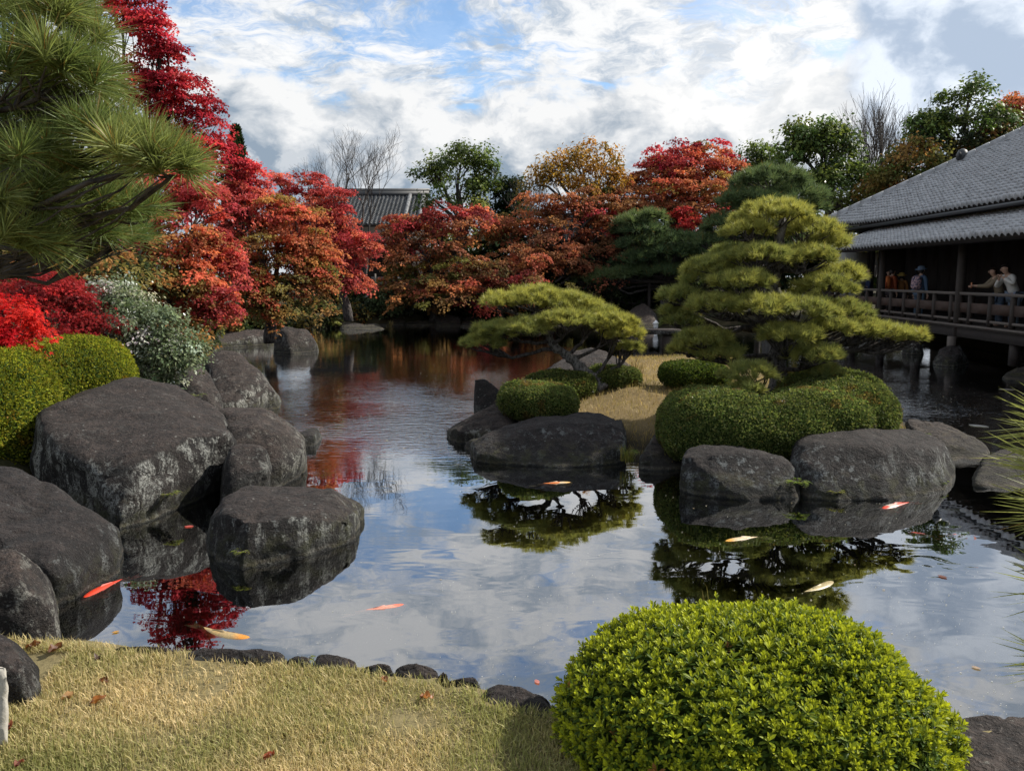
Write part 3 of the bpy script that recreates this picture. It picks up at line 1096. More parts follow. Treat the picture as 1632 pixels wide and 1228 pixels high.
# grass
def grass(name, x, y, z, rng, h=0.055, w=0.0042, cols=((0.20, 0.24, 0.06), (0.42, 0.36, 0.16)), patch=1.6, lean=0.7):
    n = len(x)
    b = np.stack([x, y, z - 0.006], -1)
    a = rng.random(n) * 2 * math.pi
    d = np.stack([np.cos(a), np.sin(a), np.zeros(n)], -1)
    s = np.stack([-np.sin(a + rng.normal(0, .6, n)), np.cos(a), np.zeros(n)], -1)
    H = (h * (0.45 + 0.9 * rng.random(n) ** 1.3))[:, None]
    ln = lean * rng.random((n, 1)) ** 1.2 * 1.5
    up = np.array([0, 0, 1.0])
    m1 = b + unit(up + d * ln * 0.4) * H * 0.5
    tip = m1 + unit(up * 0.9 + d * ln * 1.5) * H * 0.55
    W = w * (0.7 + 0.6 * rng.random((n, 1)))
    v = np.stack([b, m1 + s * W * .5, tip, m1 - s * W * .5], 1).reshape(-1, 3)
    i = np.arange(n)[:, None] * 4
    k = 0.5 + 0.62 * fbm(np.stack([x, y, 0 * x], -1) * patch, 3, 12) + rng.normal(0, 0.28, n)
    k = np.clip(k, 0, 1)[:, None]
    col = np.array(cols[0]) * (1 - k) + np.array(cols[1]) * k
    col = np.clip(col * (1 + rng.normal(0, 0.16, (n, 1))), 0.004, 0.9)
    o = link(name, np_mesh(name, v, i + np.array([0, 1, 2, 3]), np.repeat(col, 4, 0)), M['grass'])
    return tag(o, None, None, None, 'stuff')


STONES = ((175, 292, 1027, 1042), (296, 452, 1033, 1056), (500, 566, 1043, 1068), (572, 626, 1055, 1072), (632, 702, 1058, 1082), (716, 766, 1076, 1094), (776, 885, 1088, 1128), (455, 498, 1040, 1060), (700, 718, 1070, 1086))


def off_stones(x, y):
    k = (x < Z(1470, 1228, LAWN_Z).x) & ~((x < Z(50, 1100, LAWN_Z).x) & (y > 2.95) & (y < 3.4))
    for x0, x1, yt, yb in STONES:
        a, b = Z(x0, yb, LAWN_Z), Z(x1, yt, LAWN_Z)
        k &= ~((x > a.x) & (x < b.x) & (y > a.y + 0.02 + (x - a.x) * (-0.25 if x0 > 700 else 0)) & (y < b.y + 0.4))
    return k


rng = np.random.default_rng(11)
n = 400000
y = 2.2 + 2.0 * rng.random(n) ** 1.15; x = rng.uniform(-0.74, 0.62, n) * (y + 0.35)
sd = poly_sd(x, y, shore)
den = 0.62 + 0.5 * fbm(np.stack([x, y, 0 * x], -1) * 2.4, 3, 21)
k = (sd > 0.00 + 0.07 * rng.random(n) ** 2) & (rng.random(n) < den) & off_stones(x, y)
x, y = x[k], y[k]
o = grass('lawn_grass', x, y, ground_z(x, y), rng, 0.040, 0.0036, ((0.26, 0.265, 0.095), (0.58, 0.46, 0.26)), 1.6, 1.15)
tag(o, 'short dry yellow green lawn grass in front of the pond', 'grass')

# the island mound with its own dry grass
isl_px = [(735, 700), (760, 660), (800, 610), (900, 590), (1000, 590), (1080, 585), (1240, 590), (1420, 640), (1490, 690), (1510, 740), (1400, 770), (1250, 775), (1100, 765),
          (1040, 742), (1000, 740), (900, 728), (780, 722)]
isl = np.array([[Z(a, b).x, Z(a, b).y] for a, b in isl_px])


def island_z(x, y):
    sd = -poly_sd(x, y, isl)
    p = np.stack([x, y, 0 * x], -1)
    return np.interp(sd, [-0.5, -0.1, 0.25, 1.5, 2.6], [-0.75, -0.25, 0.02, 0.40, ISL_Z]) + 0.03 * fbm(p * 1.5, 3, 5)


gx, gy = np.meshgrid(np.arange(isl[:, 0].min() - 1, isl[:, 0].max() + 1, 0.12), np.arange(isl[:, 1].min() - 1, isl[:, 1].max() + 1, 0.15))
gz = island_z(gx.ravel(), gy.ravel())
nx_, ny_ = gx.shape[1], gx.shape[0]
ii = (np.arange(ny_ - 1)[:, None] * nx_ + np.arange(nx_ - 1)[None]).ravel()
m, t, out = material('island_soil')
g_ = t.node('ShaderNodeNewGeometry')
pos = g_.outputs['Position']
n2 = t.noise(pos, 14, 5, 0.65)
_, _, pz_ = t.sep(pos)
land = t.mix(n2, (0.11, 0.08, 0.038), (0.22, 0.16, 0.075))
principled(t, out, t.mix(t.step(pz_, 0.12, 0.4), t.mix(n2, (0.016, 0.015, 0.010), (0.05, 0.04, 0.025)), land), 0.95, bump(t, n2, 0.6, 0.03), 0.15)
o = link('island_ground', np_mesh('island_ground', np.stack([gx.ravel(), gy.ravel(), gz], -1), np.stack([ii, ii + 1, ii + nx_ + 1, ii + nx_], -1), smooth=True), m)
tag(o, kind='structure')
n = 52000
x = rng.uniform(isl[:, 0].min(), isl[:, 0].max(), n); y = rng.uniform(isl[:, 1].min(), isl[:, 1].max(), n)
sd = -poly_sd(x, y, isl)
k = sd > 0.30 + 0.15 * rng.random(n)
x, y = x[k], y[k]
o = grass('island_grass', x, y, island_z(x, y), rng, 0.085, 0.008, ((0.22, 0.19, 0.075), (0.40, 0.29, 0.135)), 1.0)
tag(o, 'dry golden grass on the island between the clipped hedges', 'grass')

# ------------------------------------------------------------------ rocks of the near left bank
boulder('huge brown topped boulder with pale lichen streaks beside the yellow green hedge',
        [(85, 790, 8.3), (185, 846), (260, 806), (365, 757)],
        [(56, 672, 8.6), (95, 690, 8.35), (113, 745, 7.95), (155, 750, 7.9), (215, 728, 8.05), (287, 694, 8.5), (366, 678, 9.0), (372, 700, 9.0),
         (340, 648, 10.2), (222, 604, 10.3), (130, 625, 10.2), (92, 643, 9.8), (50, 740, 8.8), (275, 613, 10.4)], 1.8, 11, mat='rock_lichen', res=74, amp=0.016, smooth=2)
boulder('dark rounded boulder with lichen on its right face below the huge brown topped one',
        [(-60, 930, 5.9), (75, 948), (186, 905)],
        [(-80, 760, 6.6), (0, 746, 6.9), (60, 764, 6.9), (85, 778, 6.8), (105, 790, 6.7), (178, 838, 6.6), (150, 850, 6.3), (180, 862, 6.45), (66, 860, 6.0), (90, 905, 5.75), (-60, 850, 6.0)],
        1.0, 23, mat='rock', res=66, amp=0.018)
boulder('dark boulder with two white lichen patches at the corner of the lawn',
        [(-40, 1040, 4.8), (50, 1045, 4.75), (92, 1025)],
        [(-40, 880, 5.0), (20, 876, 5.05), (52, 890, 5.0), (66, 915, 4.95), (84, 985, 4.85), (40, 930, 4.75), (-30, 935, 4.7)], 0.8, 35, res=60, amp=0.018)
boulder('flat topped boulder with a dark overhung side behind the small wedge rock',
        [(365, 770, 8.75), (430, 760), (486, 735)],
        [(345, 652, 10.4), (430, 649, 10.5), (448, 672, 10.2), (486, 705, 9.6), (480, 720, 9.45), (366, 675, 9.6), (400, 672, 9.5), (440, 690, 9.45), (350, 660, 10.2)], 1.6, 42, res=60, amp=0.016)
boulder('small dark wedge rock with a brown edge against the huge boulder',
        [(352, 770, 8.35), (392, 779), (428, 762)], [(371, 706, 8.75), (398, 704, 8.8), (424, 716, 8.8), (428, 742, 8.65), (358, 745, 8.45), (388, 745, 8.4)], 0.5, 57, res=46, amp=0.02)
boulder('low broad boulder lying out in the pond with a mossy foot',
        [(338, 878), (372, 907), (420, 893), (500, 866), (570, 838)],
        [(345, 810, 7.05), (362, 788, 7.45), (400, 776, 7.75), (450, 777, 7.85), (520, 782, 7.9), (548, 806, 7.5), (568, 828, 7.25), (380, 830, 6.7), (440, 826, 6.8), (500, 815, 7.0)],
        0.75, 61, mat='rock_lichen', res=66, amp=0.018)
boulder('little pale rimmed stone at the water behind the flat topped boulder',
        [(478, 716), (500, 711), (511, 698)], [(470, 690, 11.6), (490, 682, 12.0), (506, 690, 11.6)], 0.9, 70, res=36, amp=0.02, smooth=3, sink=0.25)
boulder('tall pointed grey boulder with a notched top on the left bank',
        [(355, 668, 13.6), (400, 658), (444, 652)],
        [(326, 560, 15.6), (362, 556, 15.8), (372, 572, 15.6), (383, 575, 15.4), (386, 588, 15.2), (415, 592, 15.2), (436, 625, 14.9), (345, 590, 14.9), (350, 640, 14.0), (395, 598, 14.6)], 1.2, 83, mat='rock_lichen', res=60, amp=0.022)
boulder('steep dark rock slab leaning under the white flowering shrub',
        [(280, 660, 12.4), (355, 668, 12.4)], [(285, 590, 13.2), (305, 570, 13.6), (330, 590, 13.4), (352, 632, 12.9), (300, 600, 12.8)], 1.0, 95, res=50, amp=0.02)
boulder('lone dark rock standing in the water off the left bank',
        [(440, 562), (470, 564), (503, 559)], [(441, 527, 26.8), (456, 521, 27.0), (490, 528, 27.0), (501, 548, 26.6), (455, 530, 26.5)], 1.4, 104, res=44, amp=0.022)
boulder('long low dark rock at the foot of the orange maple', [(335, 556), (390, 553), (440, 548)], [(335, 528, 29.5), (400, 526, 29.6), (438, 527, 29.6), (390, 533, 28.8)], 2.0, 112, mat='rock_far', res=44, amp=0.02)
boulder('dark slab of rock cut by the picture edge beside the lawn', [(-60, 1112, 2.95), (8, 1110, 2.98), (60, 1101, 3.05)], [(-60, 985, 3.3), (0, 1010, 3.2), (22, 1042, 3.06), (50, 1084, 2.99), (-40, 1040, 3.0)], 0.3, 120, res=46, amp=0.02, sink=0.25)
o = boulder('pale grey granite post at the very edge of the lawn', [(-60, 1166, 2.66), (7, 1160, 2.66)], [(-60, 1044, 2.69), (2, 1048, 2.69), (11, 1060, 2.69)], 0.16, 131, name='stone_post', mat='rock', res=40, amp=0.012, sink=0.1)
m = mat_plain('granite', (0.36, 0.34, 0.30), 0.85, 0.3, 60, 0.2, 0.4)
o.data.materials[0] = m
o['category'] = 'stone post'

# stones that edge the lawn
edge_labels = ['thin dark edging stone below the golden koi, half hidden by grass', 'long flat edging stone between lawn and pond, the widest of its row',
               'humped edging stone beside the bright green weed', 'small low edging stone right of the humped one', 'dark curved edging stone in the middle of the lawn edge',
               'tiny sunken edging stone where the lawn edge turns down', 'long dark edging stone running down to the round azalea', 'low edging stone under the bright green weed', 'very small edging stone next to the dark curved one']
for k, (x0, x1, yt, yb) in enumerate(STONES):
    tilt = 0.12 * (x1 - x0) if k in (4, 5) else (28 if k == 6 else 7)
    zt = LAWN_Z + 0.022
    x0, x1 = x0 - 4, x1 + 4
    c = [Z(x0, yb - 3, zt - 0.03), Z(x1, yb - 3 + tilt, zt - 0.03), Z(x0 + 6, yt, zt), Z(x1 - 8, yt + tilt * 0.8, zt), Z((x0 + x1) / 2, yt - 2 + tilt * 0.4, zt + 0.015)]
    pts = c + [p - Vector((0, -0.05 if i > 1 else 0, 0.32)) for i, p in enumerate(c)]
    me = rock_mesh('edging_stone', pts, 200 + k, 1, 0.016, 36)
    o = link('edging_stone', me, M['rock'])
    tag(o, edge_labels[k], 'edging stone', 'stones edging the lawn')
boulder('weathered dark boulder behind the round azalea at the water', [(1480, 1300, 2.36), (1640, 1310, 2.36), (1800, 1300, 2.38)],
        [(1505, 1154, 2.86), (1545, 1149, 2.88), (1640, 1160, 2.88), (1780, 1152, 2.92), (1490, 1226, 2.42), (1640, 1236, 2.42), (1780, 1236, 2.42)], 0.5, 140, res=60, amp=0.02, sink=0.6)

# ------------------------------------------------------------------ rocks of the island
boulder('upright dark slab rock standing at the left end of the island', [(757, 655, 13.2), (798, 655, 13.2)], [(758, 600, 13.5), (768, 599, 13.6), (782, 618, 13.5), (800, 622, 13.5), (805, 640, 13.5)], 0.4, 152, res=40, amp=0.015)
boulder('dark sloping rock at the left tip of the island', [(712, 702), (745, 707), (830, 705, 11.5)], [(722, 685, 11.8), (760, 660, 12.1), (790, 645, 12.5), (815, 655, 12.3), (815, 680, 11.7)], 0.8, 163, res=46, amp=0.02)
boulder('long low island rock with grey lichen below the oval hedge', [(745, 727), (830, 740), (900, 745), (985, 738)],
        [(765, 698, 10.9), (815, 684, 11.1), (860, 668, 11.5), (940, 657, 11.8), (986, 660, 11.6), (994, 690, 10.9), (985, 712, 10.6), (760, 722, 10.6), (900, 672, 10.95), (980, 674, 10.95)], 0.8, 174, mat='rock_lichen', res=62, amp=0.018)
boulder('flat brown stone sunk in the dry island grass', [(975, 702, 11.4), (1030, 690, 11.6)], [(985, 682, 11.8), (1025, 682, 11.9)], 0.3, 180, res=34, amp=0.02, sink=0.2)
boulder('dark leaning rock left of the big ring shaped hedge', [(1020, 748), (1060, 752), (1095, 748)], [(1022, 728, 10.2), (1052, 683, 10.9), (1075, 690, 10.9), (1092, 715, 10.5)], 0.6, 191, res=44, amp=0.02)
boulder('broad rounded front rock of the island under the ring hedge', [(1086, 776), (1130, 791), (1200, 797), (1268, 793)],
        [(1088, 722, 9.25), (1108, 711, 9.4), (1180, 721, 9.2), (1242, 731, 9.2), (1266, 745, 9.05), (1092, 745, 9.1), (1180, 712, 9.9)], 0.7, 205, mat='rock_lichen', res=56, amp=0.018)
boulder('big dark rounded rock at the right front of the island, ferns at its foot', [(1275, 790), (1340, 796), (1430, 793), (1515, 780)],
        [(1268, 700, 9.9), (1280, 684, 10.2), (1340, 672, 10.6), (1410, 675, 10.8), (1470, 690, 10.7), (1500, 700, 10.5), (1515, 730, 10.1), (1290, 712, 9.15), (1400, 712, 9.15), (1485, 716, 9.4), (1268, 740, 9.1)],
        0.9, 213, mat='rock_lichen', res=70, amp=0.016)
boulder('low dark rock trailing off behind the right front island rock', [(1500, 742, 10.6), (1570, 738)], [(1434, 662, 12.2), (1460, 660, 12.3), (1510, 676, 12.1), (1555, 695, 11.7), (1570, 712, 11.3), (1480, 690, 11.6)], 0.8, 226, res=50, amp=0.018)
boulder('dark angular rock in the water right of the island', [(1552, 778), (1640, 780)], [(1570, 728, 10.2), (1590, 714, 10.4), (1650, 715, 10.4), (1560, 755, 9.6)], 0.8, 238, res=46, amp=0.02)
boulder('smooth brown boulder behind the small leaning pine', [(850, 612, 14.8), (1000, 606, 14.9)], [(880, 585, 15.6), (905, 562, 16.0), (940, 553, 16.2), (975, 572, 16.2), (1005, 583, 16.0), (950, 590, 15.2)], 1.2, 246, res=52, amp=0.018)

# ------------------------------------------------------------------ rocks along the far bank and under the veranda
far = [('round dark rock left of the flat far bank slab', [(505, 522), (545, 520)], [(508, 507, 41), (525, 500, 42), (545, 512, 41)], 'rock_far'),
       ('flat pale topped slab jutting into the far water', [(545, 528), (580, 532), (612, 527)], [(546, 514, 40.5), (580, 516, 40.5), (612, 520, 39.5)], 'rock_far'),
       ('twin humped grey rock in the middle of the far bank', [(562, 519), (600, 518), (632, 518)], [(570, 502, 43), (590, 496, 43.5), (612, 494, 43.5), (630, 503, 43)], 'rock_far'),
       ('long grey block shaped rock right of the twin humped one', [(600, 519), (645, 519)], [(605, 502, 43), (640, 497, 43), (646, 504, 43)], 'rock_far'),
       ('squared pale lichened stone block at the far waterline', [(695, 520), (732, 520)], [(695, 501, 42), (731, 501, 42), (732, 506, 41.5), (696, 505, 41.5)], 'rock_lichen'),
       ('low dark rock between the grey block and the squared stone', [(648, 519), (694, 519)], [(652, 503, 43), (690, 505, 43)], 'rock_far'),
       ('dark rock at the right of the squared pale stone', [(735, 521), (775, 521)], [(738, 503, 43), (765, 500, 43.5), (775, 510, 43)], 'rock_far'),
       ('craggy dark rock mound below the long pine branch', [(985, 522), (1045, 523)], [(995, 508, 41), (1012, 488, 42), (1030, 480, 42), (1045, 500, 41.5)], 'rock_far'),
       ('dark bank rock behind the small leaning pine', [(800, 520), (900, 521)], [(805, 505, 43), (850, 498, 44), (895, 505, 43)], 'rock_far')]
for k, (lab, f, tp_, mt) in enumerate(far):
    boulder(lab, f, tp_, 1.6, 300 + 7 * k, mat=mt, res=32, amp=0.025)
boulder('pale craggy rock carrying the wooden veranda post', [(1490, 582), (1515, 586), (1541, 580)], [(1494, 568, 22.6), (1508, 552, 23.0), (1526, 548, 23.2), (1536, 560, 22.8)], 0.8, 371, mat='rock_far', res=44, amp=0.03, rough=0.9)
boulder('smooth grey rock at the edge of the water under the veranda', [(1600, 606), (1650, 610)], [(1608, 595, 19.8), (1632, 585, 20.0), (1660, 580, 20.2)], 0.9, 380, mat='rock_far', res=36, amp=0.02)
boulder('round grey rock under the veranda edge', [(1622, 575, 22.5), (1660, 577, 22.5)], [(1624, 560, 22.5), (1640, 552, 22.8), (1670, 556, 22.8)], 0.9, 391, mat='rock_far', res=36, amp=0.02, sink=1.2)
# ------------------------------------------------------------------ clipped hedges and bushes
YG = [(0.20, 0.21, 0.020), (0.24, 0.24, 0.022), (0.15, 0.17, 0.018), (0.10, 0.125, 0.015)]
GR = [(0.080, 0.11, 0.022), (0.055, 0.085, 0.018), (0.11, 0.135, 0.025), (0.04, 0.065, 0.015)]
ISLG = [(0.125, 0.150, 0.044), (0.095, 0.120, 0.036), (0.155, 0.175, 0.050), (0.065, 0.088, 0.028)]


DENS = 1


def LB(px, py, rx, ry, Y, dep=None):
    return lobe(px, py, rx, ry, Y, dep)


fb = P(1196, 1150, 2.78)
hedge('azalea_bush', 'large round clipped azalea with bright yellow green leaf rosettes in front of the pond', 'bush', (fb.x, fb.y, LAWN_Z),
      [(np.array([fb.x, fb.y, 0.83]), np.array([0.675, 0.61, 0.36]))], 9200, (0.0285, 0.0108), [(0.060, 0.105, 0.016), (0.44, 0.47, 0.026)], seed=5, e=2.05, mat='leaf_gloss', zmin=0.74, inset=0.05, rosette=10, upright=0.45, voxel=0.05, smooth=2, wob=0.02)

hedge('clipped_hedge', 'yellow green clipped hedge curving round behind the huge brown topped boulder', 'hedge', P(60, 680, 9.8),
      [LB(125, 612, 72, 66, 10.8, 0.75), LB(70, 622, 62, 66, 10.3, 0.7), LB(5, 675, 58, 106, 9.2, 0.7), LB(-40, 690, 58, 118, 8.9, 0.7)], 68000, (0.033, 0.0205), YG, 6, e=2.5, zmin=0.15, voxel=0.07, smooth=7)

hb = P(1240, 690, 10.6)
hedge('clipped_hedge', 'big ring shaped clipped hedge around the foot of the tall island pine', 'hedge', (hb.x, hb.y, 0.5),
      [LB(1145, 680, 92, 60, 10.5, 0.85), LB(1195, 692, 85, 52, 10.3, 0.75), LB(1245, 690, 80, 54, 10.35, 0.75), LB(1290, 673, 80, 50, 10.6, 0.8), LB(1328, 657, 82, 54, 11.2, 0.95), LB(1318, 634, 80, 43, 11.9, 0.8), LB(1118, 655, 58, 36, 11.5, 0.7)],
      84000, (0.034, 0.022), ISLG, 8, e=2.4, zmin=0.12, upright=0.3, voxel=0.07, smooth=9)
hedge('clipped_hedge', 'oval clipped hedge on the island above the long lichened rock', 'hedge', P(857, 650, 12.1), [LB(858, 640, 64, 30, 12.2, 0.6)], 22000, (0.033, 0.021), ISLG, 9, zmin=0.2)
hedge('clipped_hedge', 'low clipped hedge behind the oval one at the left of the leaning pine trunk', 'hedge', P(890, 615, 13.4), [LB(892, 612, 58, 20, 13.6, 0.6)], 17000, (0.033, 0.021), ISLG, 10, zmin=0.2)
hedge('clipped_hedge', 'low clipped hedge right of the leaning pine trunk', 'hedge', P(980, 600, 14.0), [LB(978, 602, 45, 17, 14.0, 0.5)], 14000, (0.034, 0.021), ISLG, 12, zmin=0.2)
hedge('clipped_hedge', 'small clipped hedge behind the dry grass left of the ring hedge', 'hedge', P(1105, 600, 13.6), [LB(1106, 597, 54, 20, 13.6, 0.6)], 15000, (0.033, 0.021), GR, 13, zmin=0.2)

# the white flowering evergreen shrub over the boulders
crown_tree('flowering_shrub', 'grey green evergreen shrub with small white blossoms above the huge boulder', 'shrub', P(225, 610, 12.2),
           [LB(200, 492, 44, 32, 12.4), LB(235, 530, 55, 40, 12.1), LB(280, 560, 34, 30, 11.9), LB(172, 468, 32, 20, 12.6), LB(255, 580, 40, 24, 11.9)],
           [(0.11, 0.14, 0.07), (0.16, 0.185, 0.11), (0.075, 0.10, 0.05), (0.11, 0.14, 0.075), (0.40, 0.40, 0.36)], (0.055, 0.032), 70, 60, 0.20, 0.5, 21, 'leaf_gloss', 0.05, droop=0.1, inner=0.6)

# ------------------------------------------------------------------ pines
def PP(*a):
    return [np.array(P(*q)) for q in a]


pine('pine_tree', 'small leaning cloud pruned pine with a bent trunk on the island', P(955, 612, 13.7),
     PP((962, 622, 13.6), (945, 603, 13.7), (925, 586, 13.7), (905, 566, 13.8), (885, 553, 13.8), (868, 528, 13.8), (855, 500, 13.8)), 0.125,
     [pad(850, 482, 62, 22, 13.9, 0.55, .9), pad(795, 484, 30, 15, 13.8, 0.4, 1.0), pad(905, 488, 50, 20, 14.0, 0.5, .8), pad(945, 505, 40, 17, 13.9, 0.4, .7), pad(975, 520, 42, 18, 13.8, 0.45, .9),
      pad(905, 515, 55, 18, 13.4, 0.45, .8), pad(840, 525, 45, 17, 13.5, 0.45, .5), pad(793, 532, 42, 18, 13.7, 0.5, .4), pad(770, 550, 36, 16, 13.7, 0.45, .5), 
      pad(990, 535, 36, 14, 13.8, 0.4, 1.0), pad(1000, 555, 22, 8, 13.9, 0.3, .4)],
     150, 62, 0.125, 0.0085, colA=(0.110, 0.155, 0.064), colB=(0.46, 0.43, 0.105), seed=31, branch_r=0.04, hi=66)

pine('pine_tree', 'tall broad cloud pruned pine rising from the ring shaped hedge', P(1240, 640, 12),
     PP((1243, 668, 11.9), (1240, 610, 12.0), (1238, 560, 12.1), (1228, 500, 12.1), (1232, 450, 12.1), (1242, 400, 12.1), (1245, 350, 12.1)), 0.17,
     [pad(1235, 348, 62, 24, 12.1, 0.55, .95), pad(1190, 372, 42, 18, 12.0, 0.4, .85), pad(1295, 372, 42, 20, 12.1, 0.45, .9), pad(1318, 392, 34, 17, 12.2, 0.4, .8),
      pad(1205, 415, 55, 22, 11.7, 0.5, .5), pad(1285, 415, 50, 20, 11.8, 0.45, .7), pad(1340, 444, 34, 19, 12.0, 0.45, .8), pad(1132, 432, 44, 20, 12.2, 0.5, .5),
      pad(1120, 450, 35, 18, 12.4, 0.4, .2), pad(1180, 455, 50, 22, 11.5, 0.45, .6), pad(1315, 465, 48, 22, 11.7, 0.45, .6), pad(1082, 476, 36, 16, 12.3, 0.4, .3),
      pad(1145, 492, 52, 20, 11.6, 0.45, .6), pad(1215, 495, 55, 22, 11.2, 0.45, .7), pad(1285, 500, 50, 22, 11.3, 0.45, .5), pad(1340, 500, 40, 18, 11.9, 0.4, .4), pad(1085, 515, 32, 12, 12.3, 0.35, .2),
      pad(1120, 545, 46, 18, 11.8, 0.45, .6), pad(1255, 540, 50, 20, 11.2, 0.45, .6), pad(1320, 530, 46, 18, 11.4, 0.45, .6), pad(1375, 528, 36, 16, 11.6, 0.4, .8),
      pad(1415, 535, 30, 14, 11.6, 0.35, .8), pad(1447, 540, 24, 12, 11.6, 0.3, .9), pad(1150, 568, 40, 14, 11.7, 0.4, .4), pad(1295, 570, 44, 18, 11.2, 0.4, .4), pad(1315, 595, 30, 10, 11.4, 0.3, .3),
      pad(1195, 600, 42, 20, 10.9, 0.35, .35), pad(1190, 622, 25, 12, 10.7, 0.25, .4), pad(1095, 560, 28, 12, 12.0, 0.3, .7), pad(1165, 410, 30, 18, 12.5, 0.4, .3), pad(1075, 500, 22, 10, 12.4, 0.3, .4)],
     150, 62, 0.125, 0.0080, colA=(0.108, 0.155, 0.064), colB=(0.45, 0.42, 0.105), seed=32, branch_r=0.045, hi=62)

BG = ((0.060, 0.100, 0.052), (0.16, 0.205, 0.085))
pine('pine_tree', 'blue green pine behind the tall island pine', P(1225, 470, 38),
     PP((1225, 530, 38), (1222, 420, 38), (1228, 300, 38)), 0.28,
     [pad(1225, 292, 60, 20, 38, 1.6, .6), pad(1265, 315, 50, 20, 38, 1.5, .5), pad(1185, 325, 45, 20, 38, 1.5, .5), pad(1225, 330, 55, 22, 37.5, 1.5, .3), pad(1290, 335, 25, 14, 38, 1, .5), pad(1155, 365, 32, 20, 37.5, 1.2, .5),
      pad(1210, 370, 55, 22, 37.5, 1.5, .2), pad(1135, 390, 25, 14, 38, 1, .4), pad(1180, 410, 50, 22, 38, 1.5, .2), pad(1250, 400, 60, 30, 38, 1.5, .2), pad(1310, 390, 30, 25, 38.5, 1.5, .3)],
     14, 40, 0.42, 0.034, *BG, seed=33, branch_r=0.09, shoot=0.15, hi=70)
pine('pine_tree', 'dark layered pine on the far bank with one long branch propped low over the water', P(1060, 500, 43),
     PP((1055, 520, 43), (1060, 470, 43), (1050, 410, 43), (1030, 350, 43)), 0.25,
     [pad(1030, 350, 38, 10, 43, 1.2, .8), pad(1010, 356, 30, 8, 42.6, 1.0, .8), pad(1020, 370, 45, 12, 43, 1.4, .1), pad(1080, 388, 48, 15, 43, 1.5, .3), pad(1020, 395, 42, 16, 42.6, 1.4, .2), pad(1065, 412, 60, 20, 42.6, 1.6, .2),
      pad(1112, 400, 30, 22, 43.5, 1.4, .05), pad(1015, 420, 40, 16, 42.6, 1.2, .1), pad(935, 450, 24, 9, 42.4, .8, .9), pad(970, 442, 30, 10, 42.3, .9, .9), pad(1010, 438, 38, 10, 42.3, 1, .6), pad(1060, 437, 45, 12, 42.3, 1.2, .3), pad(1105, 437, 40, 16, 42.8, 1.4, .1)],
     11, 40, 0.45, 0.038, *BG, seed=34, branch_r=0.09, shoot=0.15, hi=75)

# the near pine reaching in from the left: long needles close to the eye
LP = []
for (px, py, rx, ry, Y, dep, k) in ((40, 40, 95, 70, 2.5, .16, .55), (105, 55, 45, 55, 2.4, .14, .6), (60, 130, 110, 50, 2.3, .16, .35), (125, 140, 45, 40, 2.45, .14, .5), (30, 200, 70, 40, 2.6, .16, .2), (135, 190, 50, 35, 2.55, .13, .4),
                                    (170, 235, 60, 28, 2.3, .13, .5), (228, 256, 40, 20, 2.25, .12, .85), (275, 272, 30, 18, 2.25, .10, .9), (60, 260, 60, 35, 2.3, .14, .3), (25, 330, 50, 60, 2.3, .14, .45), (140, 300, 60, 30, 2.7, .14, .15),
                                    (20, 395, 42, 32, 2.25, .12, .6), (140, 345, 55, 20, 2.5, .12, .3), (80, 395, 70, 30, 3.0, .2, .0), (180, 385, 60, 25, 3.1, .2, .05), (60, 340, 75, 36, 2.6, .14, .2), (115, 372, 62, 30, 2.75, .14, .15), (205, 345, 44, 22, 2.6, .1, .3), (30, 285, 60, 35, 2.45, .14, .3)):
    LP.append(pad(px, py, rx * .8, ry * .72, Y, dep, k))
pine('pine_tree', 'near pine reaching in from the left with long bristling needles', P(-380, 900, 2.7),
     PP((-420, 1150, 2.7), (-380, 700, 2.7), (-330, 400, 2.6), (-300, 120, 2.6), (-280, -150, 2.6)), 0.09, LP, 150, 165, 0.116, 0.0024,
     (0.070, 0.120, 0.038), (0.28, 0.30, 0.10), seed=35, lo=8, hi=88, branch_r=0.013, shoot=0.05, old=0.06, nmin=8, close=True)
pine('pine_tree', 'out of focus pine needle tufts poking in from the right edge above the water', P(1900, 1500, 1.5),
     PP((2060, 1560, 1.4), (1960, 1100, 1.4), (1900, 850, 1.38), (1860, 640, 1.36)), 0.03,
     [pad(1712, 700, 14, 12, 1.36, .02, .9), pad(1702, 765, 14, 12, 1.34, .02, .9), pad(1715, 830, 14, 10, 1.36, .02, .8), pad(1716, 960, 12, 10, 1.4, .02, .7), pad(1722, 1070, 10, 10, 1.42, .02, .7)],
     9000, 22, 0.125, 0.0030, (0.12, 0.16, 0.05), (0.32, 0.33, 0.12), seed=36, lo=10, hi=80, branch_r=0.006, shoot=0.03, nmin=5, close=True)

# ------------------------------------------------------------------ maples of the left bank
CR = [(0.29, 0.022, 0.038), (0.36, 0.030, 0.046), (0.21, 0.016, 0.028), (0.42, 0.045, 0.055)]
RED = [(0.40, 0.075, 0.072), (0.33, 0.05, 0.055), (0.44, 0.12, 0.075), (0.27, 0.045, 0.045)]
ORB = [(0.36, 0.13, 0.060), (0.40, 0.115, 0.062), (0.30, 0.14, 0.055), (0.42, 0.10, 0.062), (0.21, 0.14, 0.045)]
OLV = [(0.23, 0.14, 0.050), (0.15, 0.13, 0.042), (0.29, 0.135, 0.052), (0.11, 0.11, 0.036)]
RUST = [(0.28, 0.115, 0.058), (0.32, 0.125, 0.06), (0.22, 0.10, 0.05), (0.33, 0.10, 0.06)]
RUSTD = [(0.20, 0.085, 0.046), (0.16, 0.075, 0.042), (0.25, 0.085, 0.05), (0.13, 0.085, 0.04)]
MAR = [(0.19, 0.030, 0.032), (0.24, 0.034, 0.036), (0.14, 0.03, 0.026)]
GOLD = [(0.28, 0.15, 0.025), (0.22, 0.11, 0.022), (0.14, 0.10, 0.022), (0.32, 0.17, 0.03)]
